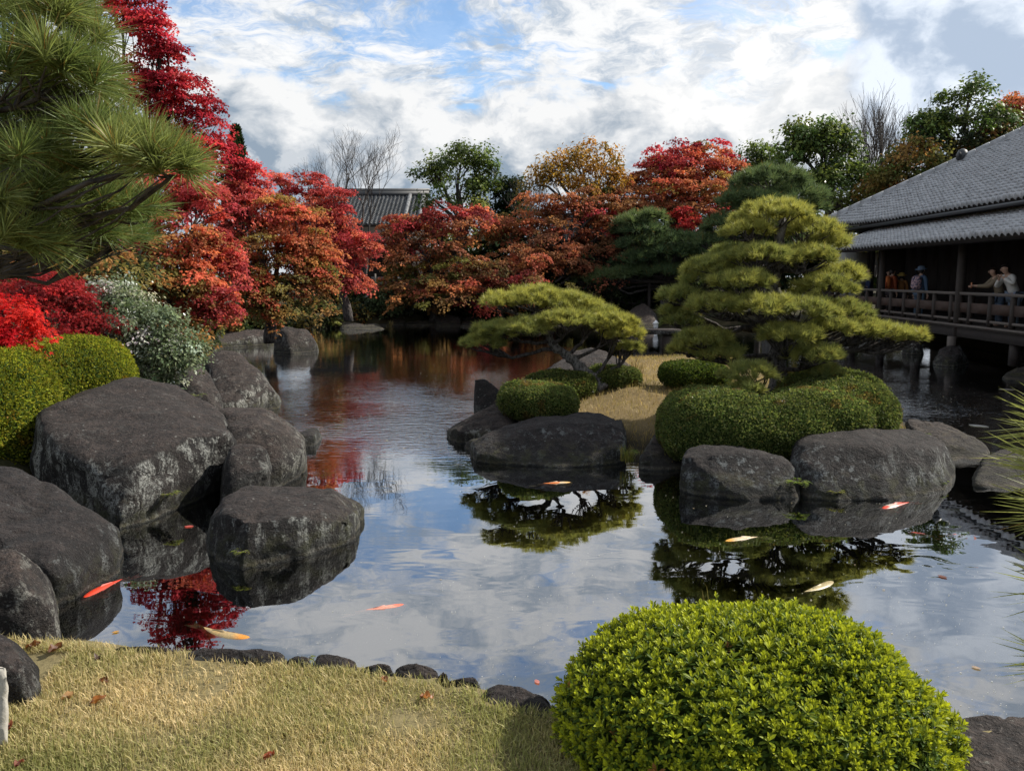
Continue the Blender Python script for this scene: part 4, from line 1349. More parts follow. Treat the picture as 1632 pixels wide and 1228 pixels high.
GRN = [(0.070, 0.105, 0.028), (0.10, 0.14, 0.034), (0.05, 0.08, 0.022), (0.125, 0.16, 0.034)]
DGR = [(0.022, 0.034, 0.014), (0.032, 0.045, 0.018), (0.016, 0.026, 0.012)]

crown_tree('maple_tree', 'tall crimson maple rising above the left pine against the sky', 'tree', P(170, 560, 22),
           [LB(245, 42, 32, 34, 22), LB(265, 78, 24, 22, 22), LB(195, 12, 40, 28, 22.5), LB(232, 122, 40, 30, 22), LB(272, 150, 46, 40, 22), LB(312, 195, 42, 36, 22), LB(348, 222, 22, 30, 22.3), LB(235, 205, 60, 45, 22),
            LB(383, 262, 24, 20, 22), LB(310, 250, 60, 34, 21.8), LB(240, 260, 60, 40, 21.8)],
           CR, (0.076, 0.069), 40, 126, 0.40, 0.13, 41, 'leaf', 0.16, fork=0.6, inner=0.3, tier=0.27, gaps=-0.46)
crown_tree('maple_tree', 'broad red maple with orange lower boughs behind the white flowering shrub', 'tree', P(270, 560, 18.5),
           [LB(250, 325, 70, 34, 18.5), LB(330, 312, 52, 34, 18.5), LB(215, 385, 60, 40, 18), LB(290, 380, 70, 40, 18), LB(350, 400, 40, 40, 18.2), LB(300, 440, 60, 32, 17.5), LB(345, 475, 40, 40, 17.5), LB(240, 440, 60, 40, 17.3), LB(310, 500, 42, 22, 17.5)],
           [RED, RED, RED, RED + ORB, RED, OLV + ORB, RED, OLV, ORB], (0.071, 0.060), 42, 126, 0.36, 0.13, 42, 'leaf', 0.15, fork=0.35, inner=0.35, tier=0.25, gaps=-0.46)
crown_tree('maple_tree', 'orange brown maple overhanging the water on the left bank', 'tree', P(430, 530, 25.5),
           [LB(400, 300, 45, 30, 26), LB(430, 345, 50, 40, 25.5), LB(475, 375, 50, 45, 25.5), LB(420, 410, 55, 45, 25), LB(490, 430, 44, 45, 25.5), LB(440, 465, 55, 30, 25), LB(395, 460, 34, 40, 24.5), LB(375, 345, 34, 40, 25.5), LB(512, 410, 26, 36, 26), LB(420, 495, 40, 18, 25)],
           [RED, RED + ORB, ORB, ORB, ORB + OLV, OLV, ORB + RED, RED, ORB, OLV], (0.085, 0.072), 42, 126, 0.45, 0.13, 43, 'leaf', 0.2, fork=0.35, inner=0.35, tier=0.30, gaps=-0.46)
crown_tree('maple_tree', 'vivid crimson maple in front of the far tiled house', 'tree', P(555, 500, 33),
           [LB(500, 298, 32, 28, 33), LB(535, 330, 36, 34, 33), LB(478, 335, 36, 36, 33), LB(550, 380, 42, 28, 33), LB(572, 398, 34, 26, 33), LB(520, 420, 50, 26, 33), LB(445, 288, 20, 20, 33), LB(565, 448, 40, 14, 33), LB(505, 365, 45, 30, 33)],
           RED, (0.098, 0.085), 40, 126, 0.5, 0.13, 44, 'leaf', 0.2, fork=0.45, inner=0.35, tier=0.34, gaps=-0.46)
BR = [(0.40, 0.013, 0.015), (0.32, 0.010, 0.014), (0.45, 0.028, 0.022)]
crown_tree('maple_tree', 'scarlet maple bough at the picture edge above the yellow green hedge', 'tree', P(-150, 640, 9.5),
           [LB(-10, 498, 48, 28, 9.6, .5), LB(30, 525, 34, 22, 9.5, .4), LB(-30, 530, 50, 24, 9.5, .5)], BR, (0.066, 0.058), 40, 78, 0.20, 0.25, 45, 'leaf', 0.06, shape='star', fork=0.3, inner=0.3)
crown_tree('maple_tree', 'dark wine red maple behind the scarlet bough', 'tree', P(60, 620, 11.6),
           [LB(60, 465, 75, 34, 11.8, .7), LB(105, 490, 45, 40, 11.6, .6), LB(125, 525, 34, 26, 11.3, .5), LB(30, 550, 70, 22, 10.5, .4)],
           [(0.15, 0.014, 0.016), (0.20, 0.016, 0.018), (0.10, 0.012, 0.012), (0.24, 0.02, 0.022)], (0.066, 0.058), 40, 78, 0.22, 0.22, 46, 'leaf', 0.06, shape='star', fork=0.3, inner=0.3)
crown_tree('evergreen_shrub', 'dark evergreen shrub below the near pine', 'shrub', P(110, 520, 15), [LB(90, 425, 110, 40, 15), LB(190, 430, 50, 40, 15.3), LB(40, 400, 90, 50, 15.5)], DGR + OLV, (0.117, 0.052), 40, 53, 0.4, 0.4, 47, 'leaf', 0.1)

# ------------------------------------------------------------------ far trees, left to right
conifer('conifer_tree', 'narrow dark conifer between the tall crimson maple and the sky', P(383, 480, 37), P(376, 203, 37), 1.25, 48)
bare_tree('bare_tree', 'leafless spreading tree in front of the far tiled roof', P(582, 440, 40), 5.76, 0.60, 49, 0.085, 6, (0.02, 0), (3, 3), stems=2)
crown_tree('broadleaf_tree', 'rounded deep green tree standing alone above the far maples', 'tree', P(735, 480, 50),
           [LB(735, 250, 38, 22, 50), LB(695, 275, 28, 22, 50), LB(765, 272, 28, 22, 50), LB(735, 290, 42, 20, 49), LB(690, 310, 22, 16, 50), LB(775, 310, 28, 20, 50), LB(735, 325, 50, 16, 50)],
           GRN, (0.20, 0.12), 34, 85, 0.6, 0.5, 51, 'leaf_gloss', 0.3, fork=0.65, inner=0.45, droop=0.1, gaps=-0.12)
crown_tree('broadleaf_tree', 'small dark evergreen tucked beside the rounded green tree', 'tree', P(818, 470, 50), [LB(815, 300, 24, 22, 50), LB(820, 330, 32, 22, 50)], DGR, (0.2, 0.12), 30, 80, 0.5, 0.5, 52, 'leaf', 0.2)
crown_tree('broadleaf_tree', 'thin golden brown tree with see through crown above the rust maples', 'tree', P(925, 470, 46),
           [LB(925, 250, 36, 22, 46), LB(965, 258, 30, 22, 46), LB(885, 268, 34, 22, 46), LB(935, 285, 55, 20, 45.5), LB(860, 288, 24, 18, 46), LB(985, 285, 20, 16, 46)],
           GOLD, (0.17, 0.10), 26, 60, 0.6, 0.5, 53, 'leaf', 0.22, fork=0.6, droop=0.1, inner=0.3)
bare_tree('bare_tree', 'fine leafless twigs rising left of the golden brown tree', P(850, 430, 48), 5.56, 0.34, 54, 0.07, 4, (0, 0), (2, 3), stems=3)
crown_tree('maple_tree', 'rust brown maple in the middle of the far bank', 'tree', P(880, 500, 44),
           [LB(870, 325, 46, 24, 44), LB(915, 340, 50, 26, 44), LB(850, 365, 50, 24, 43.5), LB(800, 355, 46, 24, 44), LB(950, 322, 34, 22, 44), LB(900, 385, 60, 24, 43), LB(835, 400, 40, 20, 43), LB(960, 360, 40, 24, 44)],
           [RUST, RUST, RUST, RUSTD + RUST, RUSTD, RUSTD, RUST, RUST + RED], (0.144, 0.108), 36, 93, 0.65, 0.13, 55, 'leaf', 0.25, fork=0.4, inner=0.4, tier=0.44, gaps=-0.46)
crown_tree('maple_tree', 'maroon maple left of the middle on the far bank', 'tree', P(690, 505, 42),
           [LB(650, 362, 42, 24, 42), LB(628, 388, 34, 26, 42.5), LB(705, 350, 50, 20, 42.5), LB(745, 372, 46, 26, 42), LB(680, 398, 60, 24, 41.5), LB(640, 420, 34, 22, 41.5), LB(755, 340, 30, 14, 42.5), LB(720, 425, 55, 24, 41.5), LB(690, 452, 60, 18, 41)],
           [MAR + RUST, RUST + MAR, MAR, RUST, RUSTD + RUST, OLV, MAR + RED, RUSTD + OLV, RUST + OLV], (0.134, 0.108), 36, 93, 0.62, 0.13, 56, 'leaf', 0.25, fork=0.35, inner=0.4, tier=0.42, gaps=-0.46)
crown_tree('maple_tree', 'low brown maple spreading flat tiers over the far waterline', 'tree', P(800, 505, 41),
           [LB(795, 425, 46, 20, 41), LB(830, 445, 50, 18, 40.5), LB(770, 455, 50, 16, 40.5), LB(720, 470, 60, 14, 40.3), LB(660, 480, 46, 14, 40.3), LB(850, 415, 40, 20, 41)],
           [RUSTD, RUSTD + MAR, RUST, OLV + RUST, OLV, RUST], (0.126, 0.098), 36, 84, 0.55, 0.13, 57, 'leaf', 0.2, fork=0.3, inner=0.4, tier=0.38, gaps=-0.46)
crown_tree('maple_tree', 'crimson domed maple crowning the far slope', 'tree', P(1095, 470, 48),
           [LB(1075, 252, 46, 20, 48), LB(1130, 245, 44, 18, 48), LB(1035, 275, 40, 20, 48), LB(1165, 268, 34, 24, 48), LB(1100, 270, 55, 24, 47.5), LB(1015, 292, 24, 16, 48)],
           [CR + RED, CR + ORB, RED + RUST, MAR + RUST, ORB + RED, MAR + RUST], (0.153, 0.126), 40, 93, 0.65, 0.13, 58, 'leaf', 0.25, fork=0.6, inner=0.4, tier=0.44, gaps=-0.46)
crown_tree('maple_tree', 'orange rust maple below the crimson dome', 'tree', P(1085, 480, 46),
           [LB(1050, 300, 50, 22, 46), LB(1110, 298, 50, 26, 46), LB(1005, 315, 36, 22, 46), LB(1155, 315, 36, 26, 46), LB(1030, 335, 55, 24, 45.5), LB(1100, 335, 50, 22, 45.5), LB(985, 345, 34, 24, 45.5), LB(1140, 345, 30, 20, 46)],
           [ORB, RUST + ORB, RUST, ORB, RUST, RUST + RED, RUST + CR, RED + RUST], (0.144, 0.116), 38, 93, 0.62, 0.13, 59, 'leaf', 0.25, fork=0.5, inner=0.4, tier=0.42, gaps=-0.46)
crown_tree('maple_tree', 'small rose red maple peeping over the far layered pine', 'tree', P(1088, 440, 44), [LB(1085, 352, 24, 18, 44)], [(0.36, 0.04, 0.035), (0.30, 0.03, 0.03)], (0.116, 0.098), 40, 84, 0.45, 0.13, 60, 'leaf', 0.12, tier=0.30, gaps=-0.46)
crown_tree('evergreen_tree', 'dark evergreen mass under the rust brown maple', 'tree', P(910, 510, 43.5),
           [LB(900, 430, 60, 32, 44), LB(960, 415, 45, 30, 44.5), LB(870, 465, 60, 28, 43.5), LB(950, 460, 55, 30, 44), LB(1010, 455, 50, 40, 46), LB(1080, 460, 60, 40, 46)], DGR, (0.236, 0.145), 34, 53, 0.6, 0.45, 61, 'leaf', 0.2)
crown_tree('evergreen_shrub', 'dull green rounded shrub above the far bank rocks', 'shrub', P(600, 505, 41.5), [LB(598, 475, 30, 20, 41.5), LB(625, 480, 28, 18, 41.2)], [(0.05, 0.07, 0.03), (0.07, 0.09, 0.04)], (0.184, 0.117), 40, 47, 0.4, 0.5, 62, 'leaf_gloss', 0.06)
crown_tree('evergreen_shrub', 'dark clipped shrub left of the dull green one on the far bank', 'shrub', P(530, 510, 41.5), [LB(530, 480, 34, 20, 42), LB(560, 470, 40, 16, 43), LB(490, 490, 34, 18, 40)], DGR + OLV, (0.184, 0.117), 40, 47, 0.4, 0.5, 63, 'leaf', 0.06)
crown_tree('evergreen_shrub', 'dark low shrubbery right of the dull green shrub along the far bank', 'shrub', P(700, 510, 42.5), [LB(660, 488, 34, 16, 42.8), LB(710, 485, 40, 18, 43), LB(770, 485, 40, 22, 43.5), LB(820, 490, 40, 20, 43.5)], DGR, (0.184, 0.117), 40, 47, 0.4, 0.5, 64, 'leaf', 0.06)
crown_tree('broadleaf_tree', 'loose green tree with twin crown left of the teahouse roof', 'tree', P(1320, 470, 44),
           [LB(1285, 205, 34, 22, 44), LB(1265, 235, 28, 22, 44), LB(1315, 235, 40, 26, 44), LB(1345, 225, 26, 22, 44), LB(1270, 270, 34, 24, 44), LB(1330, 275, 46, 26, 43.5), LB(1375, 280, 28, 24, 44), LB(1300, 310, 55, 24, 43.5), LB(1360, 315, 40, 20, 44)],
           GRN, (0.20, 0.13), 34, 80, 0.6, 0.5, 65, 'leaf_gloss', 0.24, fork=0.65, droop=0.1, inner=0.4, gaps=-0.12)
crown_tree('broadleaf_tree', 'dark bushy tree between the crimson dome and the loose green tree', 'tree', P(1212, 470, 50), [LB(1205, 240, 30, 20, 50), LB(1225, 270, 34, 24, 50), LB(1190, 285, 30, 24, 50)], DGR + GRN, (0.18, 0.12), 34, 80, 0.6, 0.5, 66, 'leaf', 0.2, fork=0.6, gaps=-0.12)
bare_tree('bare_tree', 'tall leafless tree between the two green trees by the teahouse roof', P(1392, 440, 46), 7.72, 0.38, 67, 0.16, 6, (0.02, 0), (3, 3), stems=2)
bare_tree('bare_tree', 'leafless tree with dark twigs behind the loose green tree', P(1360, 430, 50), 6.75, 0.36, 68, 0.12, 5, (-0.05, 0), (2, 3), stems=2)
crown_tree('broadleaf_tree', 'largest dark green tree rising over the teahouse roof', 'tree', P(1535, 440, 42),
           [LB(1545, 150, 34, 22, 42), LB(1500, 180, 34, 24, 42), LB(1565, 185, 46, 28, 42), LB(1530, 215, 50, 26, 41.5), LB(1595, 170, 24, 20, 42), LB(1470, 200, 24, 18, 42), LB(1590, 220, 34, 24, 42), LB(1500, 245, 50, 24, 42), LB(1570, 250, 50, 22, 42)],
           [GRN, GRN, GRN, GRN + DGR, GRN, GRN, GRN + OLV, OLV + GRN, OLV + GRN], (0.19, 0.12), 36, 85, 0.6, 0.45, 69, 'leaf_gloss', 0.28, fork=0.65, droop=0.15, inner=0.4, gaps=-0.12)
crown_tree('broadleaf_tree', 'brownish olive tree leaning over the teahouse hip', 'tree', P(1450, 440, 41),
           [LB(1445, 240, 30, 22, 41), LB(1425, 275, 34, 22, 41), LB(1475, 265, 40, 24, 41), LB(1440, 300, 44, 20, 41), LB(1400, 300, 30, 22, 42), LB(1520, 280, 40, 20, 41)], OLV + GRN[:1], (0.18, 0.12), 34, 80, 0.6, 0.4, 70, 'leaf', 0.2, fork=0.6, gaps=-0.12)
crown_tree('maple_tree', 'rust red treetop at the right edge above the teahouse roof', 'tree', P(1630, 440, 43), [LB(1622, 170, 22, 18, 43), LB(1645, 190, 34, 26, 43), LB(1630, 220, 34, 20, 43)], RUST + ORB, (0.17, 0.13), 34, 90, 0.6, 0.3, 71, 'leaf', 0.2, fork=0.6)

for lab, lobes_, s_ in (('dark evergreen backdrop tree behind the maroon maple and the far house', [LB(600, 440, 60, 40, 62), LB(680, 400, 60, 45, 62), LB(740, 430, 60, 50, 62)], 80),
                        ('dark evergreen backdrop tree behind the rust brown maple', [LB(800, 400, 50, 50, 60), LB(860, 420, 60, 55, 60), LB(930, 400, 60, 55, 60)], 81),
                        ('dark evergreen backdrop tree behind the layered far pine', [LB(1000, 410, 60, 55, 60), LB(1070, 400, 60, 55, 60), LB(1140, 420, 60, 60, 60)], 82),
                        ('dark evergreen backdrop tree behind the blue green pine and the teahouse end', [LB(1210, 400, 70, 60, 58), LB(1290, 390, 70, 55, 58), LB(1360, 400, 70, 50, 58), LB(1420, 380, 60, 50, 58)], 83)):
    crown_tree('evergreen_tree', lab, 'tree', lobes_[1][0] * np.array([1, 1, 0]) + np.array([0, 0, 0.8]), lobes_, DGR + OLV[3:], (0.551, 0.367), 30, 25, 0.9, 0.45, s_, 'leaf', 0.25, twigs=False)

crown_tree('evergreen_shrub', 'dark low shrub under the orange brown maple at the far left waterline', 'shrub', P(400, 535, 30), [LB(350, 512, 40, 20, 30), LB(410, 508, 44, 20, 31), LB(465, 512, 34, 16, 33)], DGR + OLV, (0.157, 0.105), 40, 47, 0.4, 0.5, 84, 'leaf', 0.06)
crown_tree('evergreen_shrub', 'dark shrub between the flowering shrub and the lone rock on the left bank', 'shrub', P(330, 545, 22), [LB(320, 520, 30, 26, 22), LB(290, 530, 40, 30, 20)], DGR + OLV, (0.117, 0.079), 40, 47, 0.3, 0.5, 85, 'leaf', 0.05)
crown_tree('evergreen_shrub', 'dark shrubbery along the bank below the vivid crimson maple', 'shrub', P(500, 520, 38), [LB(500, 500, 50, 18, 39), LB(560, 498, 34, 16, 41), LB(450, 505, 30, 14, 37)], DGR + OLV, (0.184, 0.117), 40, 47, 0.4, 0.5, 86, 'leaf', 0.06)

crown_tree('evergreen_shrub', 'low dark shrub row just behind the squared pale stone on the far bank', 'shrub', P(720, 510, 43.5), [LB(600, 500, 40, 10, 43.6), LB(680, 502, 44, 11, 43.6), LB(750, 502, 40, 12, 44), LB(830, 504, 44, 14, 44), LB(545, 505, 34, 12, 42.5)], DGR + OLV, (0.182, 0.125), 40, 51, 0.4, 0.5, 87, 'leaf', 0.06)

crown_tree('evergreen_tree', 'dark evergreen tree glimpsed behind the near pine on the left', 'tree', P(20, 560, 33), [LB(-120, 330, 110, 80, 34), LB(20, 350, 100, 70, 33), LB(110, 390, 80, 60, 32), LB(-30, 260, 80, 60, 34)], DGR + GRN[2:3], (0.296, 0.194), 30, 51, 0.8, 0.45, 88, 'leaf', 0.25, twigs=False)

crown_tree('maple_tree', 'wide rusty maple canopy hanging low over the far waterline behind the small leaning pine', 'tree', P(880, 505, 41.5),
           [LB(640, 452, 44, 20, 41.5), LB(700, 448, 50, 22, 41.5), LB(765, 440, 50, 24, 42), LB(835, 430, 54, 26, 42), LB(900, 420, 54, 28, 42.5), LB(955, 400, 44, 28, 43.5), LB(870, 470, 56, 18, 41), LB(790, 478, 54, 14, 40.8), LB(950, 450, 44, 22, 42.5)],
           [OLV + RUST, RUST + OLV, RUSTD + RED, RUST, RUSTD + RUST, RUSTD, OLV + RUSTD, RUST + RED, RUSTD + DGR], (0.125, 0.10), 38, 80, 0.55, 0.14, 90, 'leaf', 0.2, fork=0.35, inner=0.35, tier=0.4, gaps=-0.5)
crown_tree('maple_tree', 'olive and rust maple filling the slope between the golden tree and the orange rust maple', 'tree', P(975, 490, 45.5),
           [LB(975, 300, 36, 22, 46), LB(1000, 335, 36, 24, 46), LB(950, 345, 40, 26, 46), LB(980, 375, 44, 24, 46), LB(1180, 330, 34, 26, 47), LB(1190, 300, 28, 20, 48)],
           [OLV + RUST, RUST, OLV + RUSTD, RUSTD, OLV, OLV + GRN], (0.135, 0.11), 36, 75, 0.58, 0.14, 91, 'leaf', 0.2, fork=0.45, inner=0.35, tier=0.42, gaps=-0.45)
# ------------------------------------------------------------------ teahouse
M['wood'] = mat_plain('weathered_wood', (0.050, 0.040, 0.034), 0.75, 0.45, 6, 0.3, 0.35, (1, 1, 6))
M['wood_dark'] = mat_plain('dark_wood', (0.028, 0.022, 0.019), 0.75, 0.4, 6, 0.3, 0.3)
M['wood_rail'] = mat_plain('worn_rail_wood', (0.125, 0.105, 0.09), 0.7, 0.35, 10, 0.3, 0.3)
M['wood_board'] = mat_plain('brown_board', (0.060, 0.036, 0.026), 0.7, 0.4, 8, 0.35, 0.3)
M['plaster'] = mat_plain('white_plaster', (0.72, 0.72, 0.70), 0.9, 0.06, 5, 0.2, 0.1)
M['shoji'] = mat_plain('shoji_paper', (0.62, 0.60, 0.50), 0.9, 0.06, 4, 0.2, 0.05)
M['metal'] = mat_plain('dark_gutter', (0.03, 0.032, 0.035), 0.5, 0.3, 12, 0.5, 0.1)
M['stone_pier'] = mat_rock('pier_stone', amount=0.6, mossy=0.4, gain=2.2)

m, t, out = material('grey_roof_tile')
g_ = t.node('ShaderNodeNewGeometry')
pos = g_.outputs['Position']
oi = t.node('ShaderNodeObjectInfo')
cell = t.node('ShaderNodeTexWhiteNoise', noise_dimensions='3D')
t.put(cell.inputs['Vector'], t.vmath('FLOOR', t.vmath('MULTIPLY', pos, (3.7, 3.7, 9.0))))
n = t.noise(pos, 9.0, 5, 0.65)
k = t.math('ADD', t.math('MULTIPLY', n, 0.6), t.math('MULTIPLY', cell.outputs[0], 0.4))
c = t.mix(k, (0.20, 0.206, 0.215), (0.47, 0.475, 0.485))
c = t.mix(t.step(t.noise(pos, 3.0, 5, 0.7), 0.56, 0.75, 0, 0.6), c, (0.055, 0.055, 0.050))
principled(t, out, c, t.step(n, 0.3, 0.7, 0.30, 0.48), bump(t, n, 0.25, 0.01), 0.5)
M['tile'] = m

m, t, out = material('old_roof_tile')
g_ = t.node('ShaderNodeNewGeometry')
n = t.noise(g_.outputs['Position'], 5.0, 6, 0.7)
principled(t, out, t.mix(t.step(n, 0.35, 0.65), (0.05, 0.052, 0.055), (0.20, 0.205, 0.21)), 0.6, bump(t, n, 0.3, 0.01), 0.35)
M['tile_old'] = m

TW, TL = 0.270, 0.235          # exposed width and length of one tile


def tile_unit(eave=False):
    """one pantile: origin at its lower left corner, x across, y up the slope, z off the slope"""
    u = np.linspace(0, 1, 8)
    prof = 0.042 * np.sin(u * 2 * math.pi + 0.4) + 0.010 + 0.030 * np.exp(-((u - 0.88) / 0.09) ** 2)
    lift = 0.080
    top0 = np.stack([u * TW, np.full(8, -0.03), prof + lift], -1)
    top1 = np.stack([u * TW, np.full(8, TL), prof + 0.004], -1)
    drop = 0.066 if not eave else 0.12
    low = np.stack([u * TW, np.full(8, -0.03), prof + lift - drop], -1)
    v = np.vstack([top0, top1, low])
    i = np.arange(7)
    q = np.vstack([np.stack([i, i + 1, i + 9, i + 8], -1), np.stack([16 + i, 17 + i, i + 1, i], -1)])
    return v, q


UV, UQ = tile_unit()
EVV, EQ = tile_unit(True)


def roof_tiles(parent, frames, eave_flags, near, limit):
    """frames: (origin, x axis, slope axis, normal); the LIMIT nearest in view become objects of their own"""
    frames = [(np.array(o), np.array(a), np.array(b), np.array(c)) for o, a, b, c in frames]
    order = np.argsort(near)
    single = set(int(k) for k in order[:limit] if near[k] < 1e6)
    vs = {False: UV, True: EVV}
    rng = np.random.default_rng(77)
    jit = rng.normal(0, 0.006, (len(frames), 2))
    mesh = {e: np_mesh('tile', vs[e], UQ, smooth=True) for e in (False, True)}
    for k_ in mesh: mesh[k_].materials.append(M['tile'])
    V, Q, off = [], [], 0
    pinv = parent_inverse(parent)
    for k, (o, a, b, c) in enumerate(frames):
        e = bool(eave_flags[k])
        if k in single:
            ob = bpy.data.objects.new('tile', mesh[e])
            COL.objects.link(ob)
            ob.parent = parent
            ob.matrix_parent_inverse = pinv
            mtx = Matrix((a, b, c)).transposed().to_4x4()
            mtx.translation = o + c * jit[k, 0]
            ob.matrix_basis = mtx
        else:
            v = vs[e]
            V.append(o + c * jit[k, 0] + v[:, :1] * a + v[:, 1:2] * b + v[:, 2:] * c)
            Q.append(UQ + off)
            off += len(v)
    if V:
        st = link('roof_tiles', np_mesh('roof_tiles', np.vstack(V), np.vstack(Q), smooth=True), M['tile'], parent)
        st['kind'] = 'stuff'


def bbox(g, u0, u1, v0, v1, z0, z1):
    c = [B(u, v, z) for u in (u0, u1) for v in (v0, v1) for z in (z0, z1)]
    g.add(c, [[0, 1, 3, 2], [4, 6, 7, 5], [0, 4, 5, 1], [2, 3, 7, 6], [0, 2, 6, 4], [1, 5, 7, 3]])


def bpart(name, mat, parent, *boxes):
    g = Geo()
    for b in boxes: bbox(g, *b)
    return g.build(name, M[mat], parent)


DZ = 1.12
tea = tag(empty('teahouse', B(20, 12.5, 0.0)), 'dark wooden teahouse with grey tiled double roof and a veranda built out over the pond', 'teahouse')
bpart('veranda_floor', 'wood', tea, (4, 33.4, 11.5, 15.5, DZ - 0.10, DZ))
bpart('deck_edge', 'wood_rail', tea, (4, 33.4, 11.44, 11.497, DZ - 0.05, DZ + 0.006))
bpart('fascia_beam', 'wood_dark', tea, (4, 33.4, 11.56, 11.76, 0.76, DZ - 0.103))
rail = bpart('top_rail', 'wood_rail', tea, (4, 33.2, 11.56, 11.68, 1.93, 2.01))
bpart('bottom_rail', 'wood_rail', tea, (4, 33.2, 11.58, 11.66, 1.22, 1.285))
k = 0
u = 7.15
while u < 33:
    post = min(abs(u - p) for p in (12.3, 17.6, 22.9, 28.2)) < 0.3
    if not post:
        bpart('baluster', 'wood', tea, (u - 0.055, u + 0.055, 11.565, 11.675, DZ + 0.004, 1.927))
    nu = u + 1.01
    bpart('rail_board', 'wood_board', tea, (u + 0.06, nu - 0.06, 11.60, 11.635, 1.45, 1.72))
    u = nu
for u in (12.3, 17.6, 22.9, 28.2, 33.1):
    bpart('post', 'wood', tea, (u - 0.09, u + 0.09, 11.53, 11.71, 0.70, 3.42))
for u in (9.6, 15.0, 20.2, 22.9, 25.5, 28.2, 30.8):
    bpart('foundation_post', 'wood_rail' if u == 22.9 else 'wood_dark', tea, (u - 0.10, u + 0.10, 11.40 if u == 22.9 else 11.60, 11.56 if u == 22.9 else 11.80, 0.22, 0.757))
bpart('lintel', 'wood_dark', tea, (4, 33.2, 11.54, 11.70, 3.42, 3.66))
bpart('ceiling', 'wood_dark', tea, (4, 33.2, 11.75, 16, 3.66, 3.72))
# back wall of the veranda: boards, posts and paper screens
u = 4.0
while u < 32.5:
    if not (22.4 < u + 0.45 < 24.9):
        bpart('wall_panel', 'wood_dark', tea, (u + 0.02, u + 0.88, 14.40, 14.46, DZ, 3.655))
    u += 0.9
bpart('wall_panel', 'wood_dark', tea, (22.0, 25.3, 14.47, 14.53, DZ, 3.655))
for u in (22.58, 23.28, 23.98):
    sc_ = bpart('shoji_screen', 'shoji', tea, (u + 0.02, u + 0.66, 14.43, 14.462, 2.80, 3.42))
    bpart('screen_frame', 'wood_dark', sc_, (u - 0.02, u + 0.017, 14.40, 14.46, 2.78, 3.44), (u + 0.02, u + 0.66, 14.41, 14.427, 3.08, 3.10))
for u in (6.8, 12.2, 17.6, 22.3, 28.2):
    bpart('inner_post', 'wood', tea, (u - 0.08, u + 0.08, 14.22, 14.38, DZ, 3.655))
# the pale end wall beyond the last post
bpart('end_wall', 'plaster', tea, (33.42, 33.52, 11.90, 13.15, DZ, 3.42))
bpart('end_wall', 'plaster', tea, (33.42, 33.52, 13.44, 13.60, 2.90, 3.42))
bpart('end_post', 'wood_dark', tea, (33.38, 33.56, 13.16, 13.25, DZ, 3.655), (33.38, 33.56, 13.33, 13.42, DZ, 3.655), (33.38, 33.56, 13.62, 16.0, DZ, 3.655))
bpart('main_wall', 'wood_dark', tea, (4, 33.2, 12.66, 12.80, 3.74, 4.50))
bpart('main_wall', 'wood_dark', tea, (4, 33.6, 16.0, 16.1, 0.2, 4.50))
bpart('main_wall', 'wood_dark', tea, (33.21, 33.36, 12.70, 25.0, 3.74, 4.52))

cam_p = np.array((0, 0, CAM_H))


def in_view(p):
    d = p - cam_p
    sp, cp = math.sin(PITCH), math.cos(PITCH)
    f = d[1] * cp - d[2] * sp
    q = d[1] * sp + d[2] * cp
    return f > 0 and abs(d[0] / f) < 816 / FPX * 1.0 and abs(q / f) < 614 / FPX


def roof_plane(name, v0, z0, slope, nv, u_end, u_start, hip, lift, limit):
    root_mesh = Geo()
    cs = 1 / math.sqrt(1 + slope * slope)
    frames, eave, near = [], [], []
    TU = TW / UK
    nu = int((u_end - u_start) / TU)
    ax = np.array(-EU)                              # tiles run towards us along the eave
    for r in range(nv):
        s = r * TL * cs
        for c in range(nu):
            ur = u_end - c * TU
            if hip and ur > u_end - s - 0.02:
                continue
            def zl(uu, ss):
                e = max(0.0, 1 - (u_end - uu) / 7.0)
                return z0 + slope * ss + lift * e * e
            o = np.array(B(ur, v0 + s, zl(ur, s)))
            p1 = np.array(B(ur - TU, v0 + s, zl(ur - TU, s)))
            p2 = np.array(B(ur, v0 + s + TL * cs, zl(ur, s + TL * cs)))
            a = unit(p1 - o)
            b = unit(p2 - o)
            n_ = unit(np.cross(b, a)); n_ = n_ if n_[2] > 0 else -n_
            frames.append((o, a, b, n_)); eave.append(r == 0)
            near.append(np.linalg.norm(o - cam_p) if in_view(o + a * TW) and in_view(o) else 1e9)
    # solid roof body under the tiles
    S = nv * TL * cs
    us = np.linspace(u_start, u_end, 40)
    top, bot = [], []
    for uu in us:
        e = max(0.0, 1 - (u_end - uu) / 7.0)
        smax = min(S, max(0.02, u_end - uu)) if hip else S
        z = z0 + lift * e * e
        top += [B(uu, v0 + 0.02, z + 0.012), B(uu, v0 + smax, z + slope * smax + 0.012)]
        bot += [B(uu, v0 + 0.02, z - 0.10), B(uu, v0 + smax, z + slope * smax - 0.14)]
    n = len(top)
    q = []
    for i in range(len(us) - 1):
        a, b, c, d = 2 * i, 2 * i + 1, 2 * i + 3, 2 * i + 2
        q += [[a, b, c, d], [n + a, n + d, n + c, n + b], [a, d, n + d, n + a], [b, n + b, n + c, c]]
    q += [[0, n, n + 1, 1], [n - 2, n - 1, 2 * n - 1, 2 * n - 2]]
    root_mesh.add(top + bot, q)
    ro = root_mesh.build(name, M['wood_dark'], tea)
    roof_tiles(ro, frames, eave, near, limit)
    return ro


low = roof_plane('lower_roof', 10.7, 3.45, 0.41, 9, 30.6, 9.0, False, 0.0, 150)
up = roof_plane('upper_roof', 11.9, 4.45, 0.594, 34, 34.8, 9.0, True, 0.24, 150)
